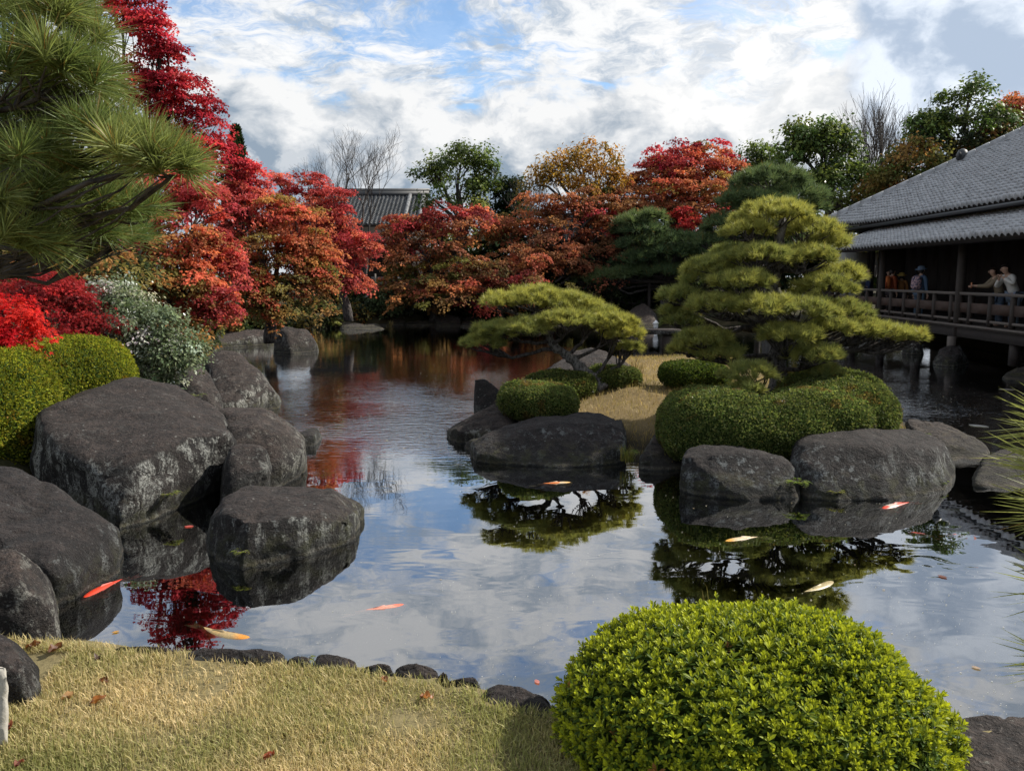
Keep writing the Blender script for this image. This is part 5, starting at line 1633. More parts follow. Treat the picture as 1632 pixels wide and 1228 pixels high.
# the far hip face, seen only from the side
g = Geo()
hp = [B(34.8, 11.9, 4.70), B(34.8, 26.0, 4.70), B(34.8 - 6.9, 18.85, 8.60)]
hq = [p - Vector((0, 0, 0.14)) for p in hp]
g.add(hp + hq, [[0, 1, 4, 3], [1, 2, 5, 4], [2, 0, 3, 5]], [[0, 1, 2], [3, 5, 4]])
g.build('hip_face', M['tile'], tea)
bpart('gutter', 'metal', tea, (4, 34.3, 11.80, 11.90, 4.24, 4.33))
bpart('eave_board', 'wood_dark', tea, (4, 34.2, 11.96, 12.60, 4.26, 4.30))
bpart('eave_board', 'wood_dark', tea, (4, 30.5, 10.76, 11.50, 3.33, 3.37))
# verge at the far end of the lower roof
g = Geo()
g.tube([B(30.62, 10.68, 3.52), B(30.62, 12.66, 4.33)], 0.07, 8)
g.build('verge_tile', M['tile'], low, True)
# ridge down the hip: stacked courses under a round cap
hip_pts = [B(34.8 - s, 11.9 + s, 4.45 + 0.594 * s + 0.24 * max(0, 1 - s / 7.0) ** 2) for s in np.linspace(0, 7.6, 24)]
hp_ = np.array(hip_pts)
side = np.array((EU + EV).normalized())
g1, g2 = Geo(), Geo()
for w_, z_, h_ in ((0.17, 0.00, 0.09), (0.145, 0.094, 0.05), (0.12, 0.148, 0.05)):
    for s_ in range(len(hp_) - 1):
        a, b = hp_[s_], hp_[s_ + 1]
        c = [a - side * w_ + [0, 0, z_], a + side * w_ + [0, 0, z_], a + side * w_ + [0, 0, z_ + h_], a - side * w_ + [0, 0, z_ + h_]]
        d = [b - side * w_ + [0, 0, z_], b + side * w_ + [0, 0, z_], b + side * w_ + [0, 0, z_ + h_], b - side * w_ + [0, 0, z_ + h_]]
        g1.add(c + d, [[0, 1, 2, 3], [4, 7, 6, 5], [0, 4, 5, 1], [1, 5, 6, 2], [2, 6, 7, 3], [3, 7, 4, 0]])
rd = g1.build('hip_ridge', M['tile'], up)
for s_ in range(len(hp_) - 1):
    gg = Geo()
    gg.tube([hp_[s_] + [0, 0, 0.225], hp_[s_] * 0.06 + hp_[s_ + 1] * 0.94 + [0, 0, 0.225]], [0.082, 0.080], 8)
    gg.build('ridge_tile', M['tile'], up, True)
o_ = hp_[11]
g = Geo()
g.tube([o_ + [0, 0, 0.10], o_ + [0, 0, 0.30], o_ + [0, 0, 0.46], o_ + [0, 0, 0.52]], [0.20, 0.22, 0.15, 0.05], 8)
g.tube([o_ + side * 0.12 + [0, 0, 0.2], o_ + side * 0.3 + [0, 0, 0.36]], [0.08, 0.03], 6)
g.tube([o_ - side * 0.12 + [0, 0, 0.2], o_ - side * 0.3 + [0, 0, 0.36]], [0.08, 0.03], 6)
g.build('ridge_end_ornament', M['metal'], up, True)


def frustum(name, label, u, v, r0, r1, z1, seed):
    c = B(u, v)
    g = Geo()
    g.tube([c + Vector((0, 0, -0.7)), c + Vector((0, 0, 0.02)), c + Vector((0, 0, z1 * 0.85)), c + Vector((0, 0, z1))], [r0, r0, r1, r1 * 0.86], 16)
    me = g.mesh(name, True)
    v_ = np.array([w.co for w in me.vertices])
    d = unit(v_ - np.array(c))
    me.vertices.foreach_set('co', (v_ + d * (0.02 * fbm(v_ * 4, 3, seed))[:, None]).astype(np.float32).ravel())
    o = link(name, me, M['stone_pier'])
    tag(o, label, 'foundation stone', 'stone piers under the veranda')
    return o


frustum('foundation_stone', 'round stone pier in the water just right of the long low pine bough', 25.5, 11.6, 0.31, 0.25, 0.36, 1)
frustum('foundation_stone', 'wider tapering stone pier half hidden behind the long low pine bough', 28.2, 11.5, 0.52, 0.34, 0.36, 2)
frustum('foundation_stone', 'farthest stone pier under the veranda beside the pine bough', 30.8, 11.65, 0.34, 0.27, 0.36, 3)

# ------------------------------------------------------------------ far houses
def far_house(name, label, x0, x1, Y, dep, z_e, z_r, wall_z=0.4, over=0.5):
    root = tag(empty(name, ((x0 + x1) / 2, Y, 0.5)), label, 'house')
    g = Geo(); g.box((x0 + over, Y + over, wall_z), (x1 - over, Y + 2 * dep - over, z_e - 0.05)); g.build('wall', M['wood_dark'], root)
    g = Geo()
    pts = []
    for x in (x0, x1):
        pts += [(x, Y, z_e), (x, Y + dep, z_r), (x, Y + 2 * dep, z_e), (x, Y, z_e - 0.14), (x, Y + dep, z_r - 0.16), (x, Y + 2 * dep, z_e - 0.14)]
    g.add(pts, [[0, 6, 7, 1], [1, 7, 8, 2], [3, 4, 10, 9], [4, 5, 11, 10], [0, 3, 9, 6], [2, 8, 11, 5], [0, 1, 4, 3], [1, 2, 5, 4], [6, 9, 10, 7], [7, 10, 11, 8]])
    ro = g.build('roof', M['wood_dark'], root)
    V, Q, off = [], [], 0
    sl = math.hypot(dep, z_r - z_e)
    b = np.array([0, dep / sl, (z_r - z_e) / sl]); c = np.array([0, -b[2], b[1]]); a = np.array([1.0, 0, 0])
    for r in range(int(sl / TL)):
        for k in range(int((x1 - x0) / TW)):
            o = np.array([x0 + k * TW, Y, z_e + 0.01]) + b * r * TL
            V.append(o + UV[:, :1] * a + UV[:, 1:2] * b + UV[:, 2:] * c * 1.3); Q.append(UQ + off); off += len(UV)
    st = link('roof_tiles', np_mesh('roof_tiles', np.vstack(V), np.vstack(Q), smooth=True), M['tile_old'], ro); st['kind'] = 'stuff'
    g = Geo(); g.box((x0 - 0.1, Y + dep - 0.2, z_r - 0.05), (x1 + 0.1, Y + dep + 0.2, z_r + 0.34)); g.tube([(x0 - 0.15, Y + dep, z_r + 0.38), (x1 + 0.15, Y + dep, z_r + 0.38)], 0.15, 8)
    g.build('ridge', M['metal'], ro)
    g = Geo()
    for x in (x1 - 0.25, x1 - 1.2):
        g.tube([np.array([x, Y + 0.05, z_e + 0.12]), np.array([x, Y + dep - 0.1, z_r + 0.12])], 0.14, 8)
    g.build('verge_tile', M['tile_old'], ro, True)
    return root


e0, r0 = P(600, 358, 54), P(600, 312, 58)
hs = far_house('house', 'far house with grey tiled gable roof behind the leafless tree', P(470, 340, 54).x, P(672, 358, 54).x, 54, 4.2, e0.z, r0.z)
q = P(620, 404, 52)
g = Geo(); g.add([(q.x - 1.6, 51.6, q.z), (q.x + 1.4, 51.6, q.z), (q.x + 1.4, 54.2, q.z + 0.9), (q.x - 1.6, 54.2, q.z + 0.9), (q.x - 1.6, 51.6, q.z - .12), (q.x + 1.4, 51.6, q.z - .12), (q.x + 1.4, 54.2, q.z + 0.78), (q.x - 1.6, 54.2, q.z + 0.78)],
              [[0, 1, 2, 3], [4, 7, 6, 5], [0, 4, 5, 1], [1, 5, 6, 2], [2, 6, 7, 3], [3, 7, 4, 0]])
g.build('porch_roof', M['wood_dark'], hs)
e1, r1 = P(950, 385, 52), P(950, 352, 55)
far_house('house', 'low outbuilding whose grey tiled roof shows between rust maples and layered pine', P(895, 380, 52).x, P(1010, 380, 52).x, 52, 3.0, e1.z, r1.z)

# ------------------------------------------------------------------ garden furniture on the far bank
c0, c1 = P(955, 450, 42.6), P(1078, 448, 42.6)
po = tag(empty('branch_support', (c0.x, c0.y, 0.5)), 'dark horizontal pole on posts propping the long pine branch', 'support')
g = Geo(); g.tube([c0, (c0 + c1) / 2 + Vector((0, 0, 0.02)), c1], 0.11, 8); g.build('crossbar', M['wood'], po, True)
for px in (975, 1035, 1070):
    a = P(px, 450, 42.6); g = Geo(); g.tube([(a.x, a.y, 0.2), (a.x, a.y, a.z)], 0.09, 8); g.build('post', M['wood_dark'], po, True)
br = tag(empty('stone_bridge', P(1060, 545, 28)), 'low slab footbridge on a rough post beside the tall island pine', 'bridge')
a, b = P(1012, 524, 30), P(1130, 526, 30)
g = Geo(); g.box((a.x, 29.4, a.z - 0.16), (b.x, 30.3, a.z)); g.build('slab', M['rock_far'], br)
a = P(1069, 530, 29.7); g = Geo(); g.tube([(a.x, 29.8, -0.6), (a.x, 29.8, 0.2), (a.x, 29.8, P(1069, 527, 29.8).z - 0.13)], [0.34, 0.32, 0.26], 12); g.build('post', M['wood'], br, True)
a = P(1045, 524, 36)
ln = tag(empty('stone_lantern', a), 'small pale stone lantern at the far water left of the tall island pine', 'lantern')
g = Geo(); g.tube([a + Vector((0, 0, -0.9)), a + Vector((0, 0, -0.1)), a + Vector((0, 0, 0.02))], [0.1, 0.1, 0.06], 10); g.build('base', M['plaster'], ln, True)
g = Geo(); g.tube([a + Vector((0, 0, 0.01)), a + Vector((0, 0, 0.06)), a + Vector((0, 0, 0.20)), a + Vector((0, 0, 0.24))], [0.06, 0.11, 0.11, 0.06], 8); g.build('firebox', M['plaster'], ln)
g = Geo(); g.tube([a + Vector((0, 0, 0.22)), a + Vector((0, 0, 0.25)), a + Vector((0, 0, 0.33)), a + Vector((0, 0, 0.38))], [0.15, 0.14, 0.07, 0.02], 10); g.build('cap', M['plaster'], ln, True)
M['fence_grey'] = mat_plain('fence_grey_wood', (0.11, 0.11, 0.11), 0.8, 0.3, 8)
fe = tag(empty('garden_fence', P(620, 470, 47)), 'grey plank fence with bamboo posts among the far maples', 'fence')
for y0, y1 in ((441, 447), (449, 455), (457, 464)):
    a, b = P(592, y1, 47.1), P(645, y0, 47.1); g = Geo(); g.box((a.x, 47.05, a.z), (b.x, 47.1, b.z)); g.build('plank', M['fence_grey'], fe)
for px in (598, 619, 627):
    a, b = P(px, 480, 46.95), P(px, 436, 46.95); g = Geo(); g.tube([a, b], 0.055, 6); g.build('post', M['wood_rail'], fe, True)
# ------------------------------------------------------------------ koi
def koi(label, head, tail, pal, seed, z=-0.01, bend=0.12, back=None, thr=0.55, scale=4.0, fat=1.0):
    """head and tail are photo pixels on the water; pal = (main colour, patch colour)"""
    a, b = Z(*head, z), Z(*tail, z)
    L = (a - b).length
    fwd = (a - b).normalized()
    rt = Vector((fwd.y, -fwd.x, 0))
    root = tag(empty('koi', (a + b) / 2), label, 'koi', 'koi in the pond')
    N, S = 18, 12
    tt = np.linspace(0, 1, N)                                   # nose to tail root
    w = L * 0.098 * fat * np.array([np.interp(x, [0, .04, .14, .30, .5, .75, .9, 1], [.18, .52, .86, 1.0, .92, .50, .26, .20]) for x in tt])
    hgt = w * np.interp(tt, [0, .2, .5, .9, 1], [.8, .95, 1.0, 1.2, 1.5])
    def spine(x):
        return a - fwd * (x * L * 0.80) + rt * (bend * L * math.sin(x * 2.6 + 0.4) - bend * L * math.sin(0.4))
    V, Q = [], []
    for i, x in enumerate(tt):
        c = spine(x)
        t_ = (spine(x + 0.02) - spine(x - 0.02)).normalized()
        sd = Vector((t_.y, -t_.x, 0))
        for k in range(S):
            an = 2 * math.pi * k / S
            V.append(c + sd * (w[i] * math.cos(an)) + Vector((0, 0, hgt[i] * math.sin(an) - hgt[i] * 0.55)))
    for i in range(N - 1):
        for k in range(S):
            Q.append([i * S + k, i * S + (k + 1) % S, (i + 1) * S + (k + 1) % S, (i + 1) * S + k])
    T = [[k, (k + 1) % S, N * S] for k in range(S)] + [[(N - 1) * S + k, N * S + 1, (N - 1) * S + (k + 1) % S] for k in range(S)]
    V += [spine(-0.012) - Vector((0, 0, hgt[0] * .6)), spine(1.0) - Vector((0, 0, hgt[-1] * .6))]
    m, t, out = material('koi_skin')
    g_ = t.node('ShaderNodeNewGeometry')
    p = g_.outputs['Position']
    n = t.noise(t.vmath('ADD', p, (seed * 1.7, seed * 0.9, 0)), scale, 3, 0.5, 0.6)
    sc_ = t.voro(p, 70)
    mk = t.step(n, thr - 0.03, thr + 0.03)
    c = t.mix(mk, pal[0], pal[1])
    if back is not None:                                        # a head of another colour
        d = t.vmath('DISTANCE', p, tuple(a), out=1)
        c = t.mix(t.step(d, L * 0.10, L * 0.26, 1.0, 0.0), c, back)
    c = t.mix(t.math('MULTIPLY', t.step(sc_, 0.3, 0.6), 0.25), c, (0.05, 0.04, 0.03))
    principled(t, out, c, 0.4, None, 0.4)
    g = Geo(); g.add(V, Q, T); g.build('body', m, root, True)
    fin = mat_plain('koi_fin', tuple(0.75 * x + 0.1 for x in pal[0]), 0.5, 0.2, 30)
    def finmesh(name, pts, th=0.002):
        n_ = len(pts); gg = Geo()
        up_ = [p_ + Vector((0, 0, th)) for p_ in pts]
        gg.add(pts + up_, [[i, (i + 1) % n_, n_ + (i + 1) % n_, n_ + i] for i in range(n_)], [[0, i + 1, i] for i in range(1, n_ - 1)] + [[n_, n_ + i, n_ + i + 1] for i in range(1, n_ - 1)])
        gg.build(name, fin, root)
    e = spine(1.0) - Vector((0, 0, 0.02)); td = (spine(1.0) - spine(0.94)).normalized(); ts = Vector((td.y, -td.x, 0))
    finmesh('tail', [e - ts * w[-1], e + td * L * .10 - ts * L * .055, e + td * L * .22 - ts * L * .075, e + td * L * .13, e + td * L * .21 + ts * L * .05, e + td * L * .10 + ts * L * .045, e + ts * w[-1]])
    for sg in (-1, 1):
        s0 = spine(0.22); t_ = (spine(0.2) - spine(0.26)).normalized(); sd = Vector((t_.y, -t_.x, 0)) * sg; z_ = Vector((0, 0, -0.03))
        finmesh('pectoral_fin', [s0 + sd * w[4] * .8 + z_, s0 + sd * (w[4] + L * .085) - t_ * L * .03 + z_, s0 + sd * (w[4] + L * .08) - t_ * L * .085 + z_, s0 + sd * w[4] * .7 - t_ * L * .05 + z_])
        s0 = spine(0.58); t_ = (spine(0.56) - spine(0.60)).normalized(); sd = Vector((t_.y, -t_.x, 0)) * sg
        finmesh('pelvic_fin', [s0 + sd * w[10] * .7 + z_, s0 + sd * (w[10] + L * .04) - t_ * L * .03 + z_, s0 + sd * w[10] * .6 - t_ * L * .06 + z_])
    d0, d1 = spine(0.36), spine(0.66)
    gg = Geo()
    pts = [d0, d0 * .7 + d1 * .3 + Vector((0, 0, L * .035)), d1 + Vector((0, 0, L * .012)), d1]
    off_ = rt * 0.002
    pts = [p_ - Vector((0, 0, -w[6] * 0.25)) for p_ in pts]
    gg.add([p_ - off_ for p_ in pts] + [p_ + off_ for p_ in pts], [[0, 1, 2, 3], [7, 6, 5, 4], [0, 4, 5, 1], [1, 5, 6, 2], [2, 6, 7, 3]])
    gg.build('dorsal_fin', fin, root)
    return root


WH, OR_, RD, GD = (0.60, 0.46, 0.28), (0.70, 0.18, 0.03), (0.65, 0.05, 0.02), (0.50, 0.33, 0.12)
koi('red and white koi with a long white tail beside the dark boulder with white patches', (132, 955), (222, 911), (RD, WH), 3, -0.010, 0.05, None, 0.56, 3.0)
koi('large golden koi with an orange head close to the lawn edge', (402, 1018), (294, 993), (GD, (0.42, 0.30, 0.14)), 4, -0.010, 0.10, (0.62, 0.24, 0.03), 0.5, 6, 1.05)
koi('pale pink koi deep under the reflected clouds in the middle of the pond', (648, 963), (545, 978), ((0.72, 0.30, 0.22), (0.80, 0.16, 0.09)), 5, -0.010, 0.05, (0.85, 0.15, 0.08), 0.5, 4)
koi('white koi with orange saddle under the small leaning pine', (912, 769), (842, 772), (WH, OR_), 6, -0.010, 0.02, (0.75, 0.45, 0.15), 0.52, 3.0)
koi('white and orange koi between the ring hedge and the round azalea', (1154, 864), (1234, 853), (WH, OR_), 8, -0.010, 0.04, (0.75, 0.38, 0.06), 0.55, 3.5)
koi('pale cream koi just behind the top of the round azalea', (1328, 926), (1258, 953), ((0.46, 0.37, 0.18), (0.36, 0.29, 0.14)), 9, -0.010, 0.06)
koi('red koi with grey white tail at the foot of the big right front island rock', (1406, 812), (1466, 797), (RD, (0.55, 0.45, 0.38)), 10, -0.010, 0.04, None, 0.58, 4.0)
koi('red koi heading right in the bright cloud reflection', (1538, 853), (1496, 851), (RD, (0.8, 0.12, 0.04)), 12, -0.010, 0.02)
koi('dark red koi trailing left of the other one in the bright cloud reflection', (1446, 848), (1500, 856), ((0.40, 0.04, 0.02), RD), 13, -0.010, 0.03)
koi('dim yellow koi under the reflection of the small pine', (768, 829), (806, 836), ((0.42, 0.30, 0.10), (0.3, 0.22, 0.08)), 14, -0.05, 0.03)
koi('dim olive koi deep behind the red one by the right front island rock', (1498, 812), (1572, 816), ((0.16, 0.14, 0.07), (0.12, 0.11, 0.06)), 15, -0.05, 0.03)

# ------------------------------------------------------------------ floating bits and fallen leaves
rng = np.random.default_rng(91)
V, F, K = [], [], []
def speck_field(n, x0, x1, y0, y1, s0, s1):
    for _ in range(n):
        px, py = rng.uniform(x0, x1), rng.uniform(y0, y1)
        q = Z(px, py, 0.004)
        if poly_sd(np.array([q.x]), np.array([q.y]), shore)[0] > -0.2 or poly_sd(np.array([q.x]), np.array([q.y]), isl)[0] < 0.4: continue
        r = rng.uniform(s0, s1) * (1.8 if rng.random() < 0.08 else 1)
        a = rng.random() * 6.28
        k = len(V)
        for j in range(5):
            an = a + j * 1.2566; rr = r * rng.uniform(.6, 1.2)
            V.append((q.x + rr * math.cos(an), q.y + rr * 0.7 * math.sin(an), 0.004 + rng.uniform(0, .001)))
            K.append([(0.62, 0.60, 0.55), (0.5, 0.45, 0.35), (0.42, 0.30, 0.18)][0 if r < 0.01 else rng.integers(0, 3)])
        F.append([k, k + 1, k + 2, k + 3, k + 4])
speck_field(330, 1380, 1640, 900, 1160, .002, .0055)
speck_field(380, 420, 1000, 880, 1110, .0016, .004)
speck_field(150, 1380, 1640, 600, 720, .006, .016)
speck_field(180, 700, 1500, 780, 960, .003, .007)
speck_field(60, 150, 420, 840, 1030, .002, .005)
speck_field(120, 430, 760, 560, 720, .008, .018)
o = link('floating_petals', np_mesh('floating_petals', V, np.array(F), np.array(K)), M['leaf'])
tag(o, 'scattered pale petals and specks floating on the pond', 'petals', None, 'stuff')


def fallen(label, px, py, size, col, seed, z=None, group='fallen leaves'):
    rng = np.random.default_rng(seed)
    if z is None:
        q = Z(px, py, LAWN_Z + 0.045)
        q.z = float(ground_z(q.x, q.y)[0]) + 0.022
    else:
        q = Z(px, py, z)
    a = rng.random() * 6.28
    n = 7
    V, Q = [], []
    for i, t_ in enumerate(np.linspace(0, 1, n)):
        w = size * 0.30 * math.sin(math.pi * min(1, t_ * 0.93 + 0.05)) ** 0.8
        curl = (0.0 if z else 0.35) * size
        for j, s in enumerate((-1, -.5, 0, .5, 1)):
            x, y = (t_ - .5) * size, s * w
            zz = curl * (s * s * 0.8 * math.sin(math.pi * t_) + (t_ - .5) ** 2 * 1.4) + 0.006 * rng.normal() * (0 if z else 1)
            V.append((q.x + x * math.cos(a) - y * math.sin(a), q.y + x * math.sin(a) + y * math.cos(a), q.z + zz))
    for i in range(n - 1):
        for j in range(4):
            Q.append([i * 5 + j, i * 5 + j + 1, i * 5 + j + 6, i * 5 + j + 5])
    c = np.clip(np.array(col) * (1 + rng.normal(0, .15, (len(V), 1))), 0.003, .9)
    me = np_mesh('fallen_leaf', V, np.array(Q), c, True)
    me.transform(Matrix.Translation(-q))
    o = link('fallen_leaf', me, M['leaf'])
    o.location = q
    tag(o, label, 'leaf', group)


BRN, OBR, RBR = (0.14, 0.055, 0.022), (0.26, 0.10, 0.03), (0.20, 0.045, 0.02)
LEAF_K = 0.62
for lab, px, py, s, c in (('curled brown leaf standing up in the grass by the corner boulder', 52, 1022, .10, BRN), ('long brown leaf lying in the grass right of the curled one by the corner boulder', 88, 1030, .12, BRN),
                          ('small dark leaf in the grass at the top of the lawn', 155, 1040, .07, (0.09, 0.045, 0.025)), ('orange leaf against the dark slab of rock', 46, 1098, .06, (0.42, 0.11, 0.03)),
                          ('pale tan leaf in the grass right of the dark rock slab', 107, 1104, .07, (0.40, 0.24, 0.12)), ('curled orange brown leaf in the middle left of the lawn', 156, 1108, .10, OBR),
                          ('brown leaf above the middle left orange one', 165, 1078, .07, BRN), ('dark red leaf beside the pale granite post', 14, 1153, .07, RBR), ('reddish leaf low on the left of the lawn', 30, 1206, .07, RBR),
                          ('big red brown leaf alone near the lower middle of the lawn', 428, 1199, .075, (0.24, 0.06, 0.03)), ('brown leaf beside the humped edging stones', 613, 1074, .075, OBR), ('tan leaf on the grass below the dark curved edging stone', 680, 1101, .085, (0.34, 0.14, 0.05))):
    fallen(lab, px, py, s * LEAF_K, c, px)
fallen('pink leaf floating on the reflected blue sky near the lawn', 856, 1085, .05, (0.65, 0.22, 0.17), 5, 0.006, 'leaves floating on the pond')
fallen('small red leaf floating between the boulders', 301, 838, .085, (0.60, 0.10, 0.08), 6, 0.006, 'leaves floating on the pond')
fallen('yellow leaf floating under the golden koi by the lawn', 184, 1006, .05, (0.6, 0.32, 0.06), 7, 0.006, 'leaves floating on the pond')
fallen('dark maple leaf floating on the bright reflection right of the azalea', 1502, 918, .08, (0.16, 0.05, 0.03), 8, 0.006, 'leaves floating on the pond')
fallen('pale leaf floating behind the right front island rock', 1560, 678, .30, (0.45, 0.43, 0.40), 9, 0.006, 'leaves floating on the pond')
fallen('long pale leaf floating under the veranda', 1605, 620, .32, (0.32, 0.28, 0.24), 10, 0.006, 'leaves floating on the pond')
fallen('white speckled leaf floating at the rim right of the azalea', 1618, 1147, .05, (0.6, 0.58, 0.54), 12, 0.006, 'leaves floating on the pond')
fallen('thin tan leaf floating right of the azalea', 1556, 1063, .055, (0.42, 0.30, 0.2), 13, 0.006, 'leaves floating on the pond')


# ------------------------------------------------------------------ ferns, weeds and grass tufts
def fern(label, base, n, length, seed, col=((0.10, 0.15, 0.025), (0.20, 0.24, 0.05)), name='fern', cat='fern'):
    rng = np.random.default_rng(seed)
    root = tag(empty(name, base), label, cat)
    base = np.array(base)
    V, F, K, off = [], [], [], 0
    g = Geo()
    for k in range(n):
        a = math.radians(rng.uniform(150, 390)) + k
        d = np.array([math.cos(a), math.sin(a) - 0.35, 0])
        d = d / np.linalg.norm(d)
        L = length * rng.uniform(.7, 1.15)
        t_ = np.linspace(0, 1, 9)
        rach = base + d * (L * t_ * 0.85)[:, None] + np.array([0, 0, 1.0]) * (L * (0.75 * t_ - 0.8 * t_ ** 2))[:, None]
        g.tube(rach, np.linspace(.004, .0015, 9), 4, cap=False)
        side = np.array([-d[1], d[0], 0])
        for i in range(1, 9):
            for sg in (-1, 1):
                ln = L * 0.30 * math.sin(math.pi * (0.12 + 0.85 * t_[i]))
                v, f, c = diamond_leaves(rach[i][None], (side * sg + d * .45 + [0, 0, -.1])[None], np.array([[0, 0, 1.0]]) + rng.normal(0, .15, (1, 3)), ln, ln * .34, palette_mix(rng, col, 1))
                V.append(v); F.append(f + off); K.append(c); off += 4
    g.build('stems', M['leaf_gloss'] if False else M['bark_dark'], root)
    link('fronds', np_mesh('fronds', np.vstack(V), np.vstack(F), np.vstack(K)), M['leaf'], root)


fern('bright green fern between the two front island rocks', P(1272, 770, 8.85), 9, 0.22, 1)
fern('small yellowish fern at the foot of the big right front island rock', P(1333, 785, 8.75), 6, 0.14, 2, ((0.14, 0.15, 0.03), (0.22, 0.2, 0.05)))
fern('fern on the right shoulder of the big right front island rock', P(1500, 770, 9.25), 6, 0.15, 3)
fern('little fern on top of the low dark rock behind the right front island rock', P(1472, 692, 11.2), 4, 0.13, 4)
fern('fern clump hanging in the cleft of the huge boulder', P(268, 788, 8.1), 8, 0.17, 5, ((0.12, 0.15, 0.03), (0.22, 0.22, 0.06)))
fern('small weed on the left flank of the low boulder lying in the pond', P(383, 880, 6.62), 6, 0.11, 6, ((0.14, 0.17, 0.03), (0.24, 0.24, 0.06)))
fern('green weed in the gap right of the long low island rock', P(1005, 722, 10.5), 8, 0.18, 7)
fern('bright green leafy weed beside the humped edging stone', Z(492, 1050, LAWN_Z), 6, 0.045, 8, ((0.22, 0.30, 0.03), (0.32, 0.38, 0.06)))
fern('low creeping plant between the huge boulder and the dark leaning slab', P(310, 632, 11.6), 9, 0.22, 9, ((0.09, 0.12, 0.03), (0.18, 0.2, 0.06)))


def tuft(label, base, n, h, w, cols, seed, lean=0.5):
    rng = np.random.default_rng(seed)
    base = np.array(base)
    V, F, K = [], [], []
    for k in range(n):
        a = rng.random() * 6.28
        d = np.array([math.cos(a), math.sin(a), 0]); s = np.array([-d[1], d[0], 0]) * w * .5
        H = h * rng.uniform(.5, 1.1); ln = lean * rng.uniform(.2, 1.2)
        b = base + np.array([rng.normal(0, .05), rng.normal(0, .05), 0])
        p1 = b + d * H * ln * .35 + np.array([0, 0, H * .62]); p2 = b + d * H * ln + np.array([0, 0, H * (1.0 - .3 * ln)])
        i = len(V)
        V += [b - s, b + s, p1 + s * .8, p1 - s * .8, p2]
        F.append([i, i + 1, i + 2, i + 3]); F.append([i + 3, i + 2, i + 4, i + 4])
        c = palette_mix(rng, cols, 1)[0]
        K += [c] * 5
    f4 = np.array([f for f in F if f[2] != f[3]]); f3 = np.array([f[:3] for f in F if f[2] == f[3]])
    me = np_mesh('grass_tuft', V, [f4, f3], np.array(K))
    me.transform(Matrix.Translation(-Vector(base)))
    o = link('grass_tuft', me, M['grass'])
    o.location = base
    tag(o, label, 'grass tuft')


tuft('tall dry reed tuft behind the low hedge right of the leaning pine', P(1012, 612, 14.3), 60, 0.62, 0.010, ((0.30, 0.22, 0.10), (0.22, 0.18, 0.07), (0.20, 0.11, 0.05)), 3, 0.7)
tuft('dry grass clump spilling over the rocks left of the leaning dark rock', P(1000, 735, 10.35), 70, 0.24, 0.008, ((0.22, 0.20, 0.06), (0.16, 0.17, 0.04)), 4, 0.9)
tuft('yellow dry tuft on the far flat slab', P(622, 524, 40), 50, 0.5, 0.03, ((0.28, 0.22, 0.10), (0.2, 0.16, 0.07)), 5, 0.8)
tuft('single thin stem sticking up behind the round azalea', P(1137, 968, 3.25), 3, 0.16, 0.0025, ((0.2, 0.16, 0.06),), 6, 0.5)


# ------------------------------------------------------------------ people on the veranda
def skin_mesh(name, joints, edges, root_key, levels=1):
    """one continuous surface grown round a skeleton: joints = {key: (x, y, z, radius)}"""
    keys = list(joints)
    me = bpy.data.meshes.new(name)
    me.from_pydata([joints[k][:3] for k in keys], [(keys.index(a), keys.index(b)) for a, b in edges], [])
    o = bpy.data.objects.new(name, me)
    COL.objects.link(o)
    md = o.modifiers.new('s', 'SKIN')
    md.use_smooth_shade = True
    md.branch_smoothing = 0.4
    for i, k in enumerate(keys):
        r = joints[k][3]
        rr = r if isinstance(r, tuple) else (r, r)
        me.skin_vertices[0].data[i].radius = rr
        me.skin_vertices[0].data[i].use_root = (k == root_key)
    sb = o.modifiers.new('u', 'SUBSURF'); sb.levels = levels; sb.render_levels = levels
    dg = bpy.context.evaluated_depsgraph_get()
    out = bpy.data.meshes.new_from_object(o.evaluated_get(dg))
    bpy.data.objects.remove(o); bpy.data.meshes.remove(me)
    out.name = name
    out.polygons.foreach_set('use_smooth', np.ones(len(out.polygons), bool))
    return out


SKIN = mat_plain('skin', (0.52, 0.33, 0.24), 0.55, 0.08, 12, 0.35, 0.03)
HAIR = mat_plain('black_hair', (0.016, 0.013, 0.012), 0.5, 0.3, 40, 0.4, 0.3, (1, 1, 0.2))


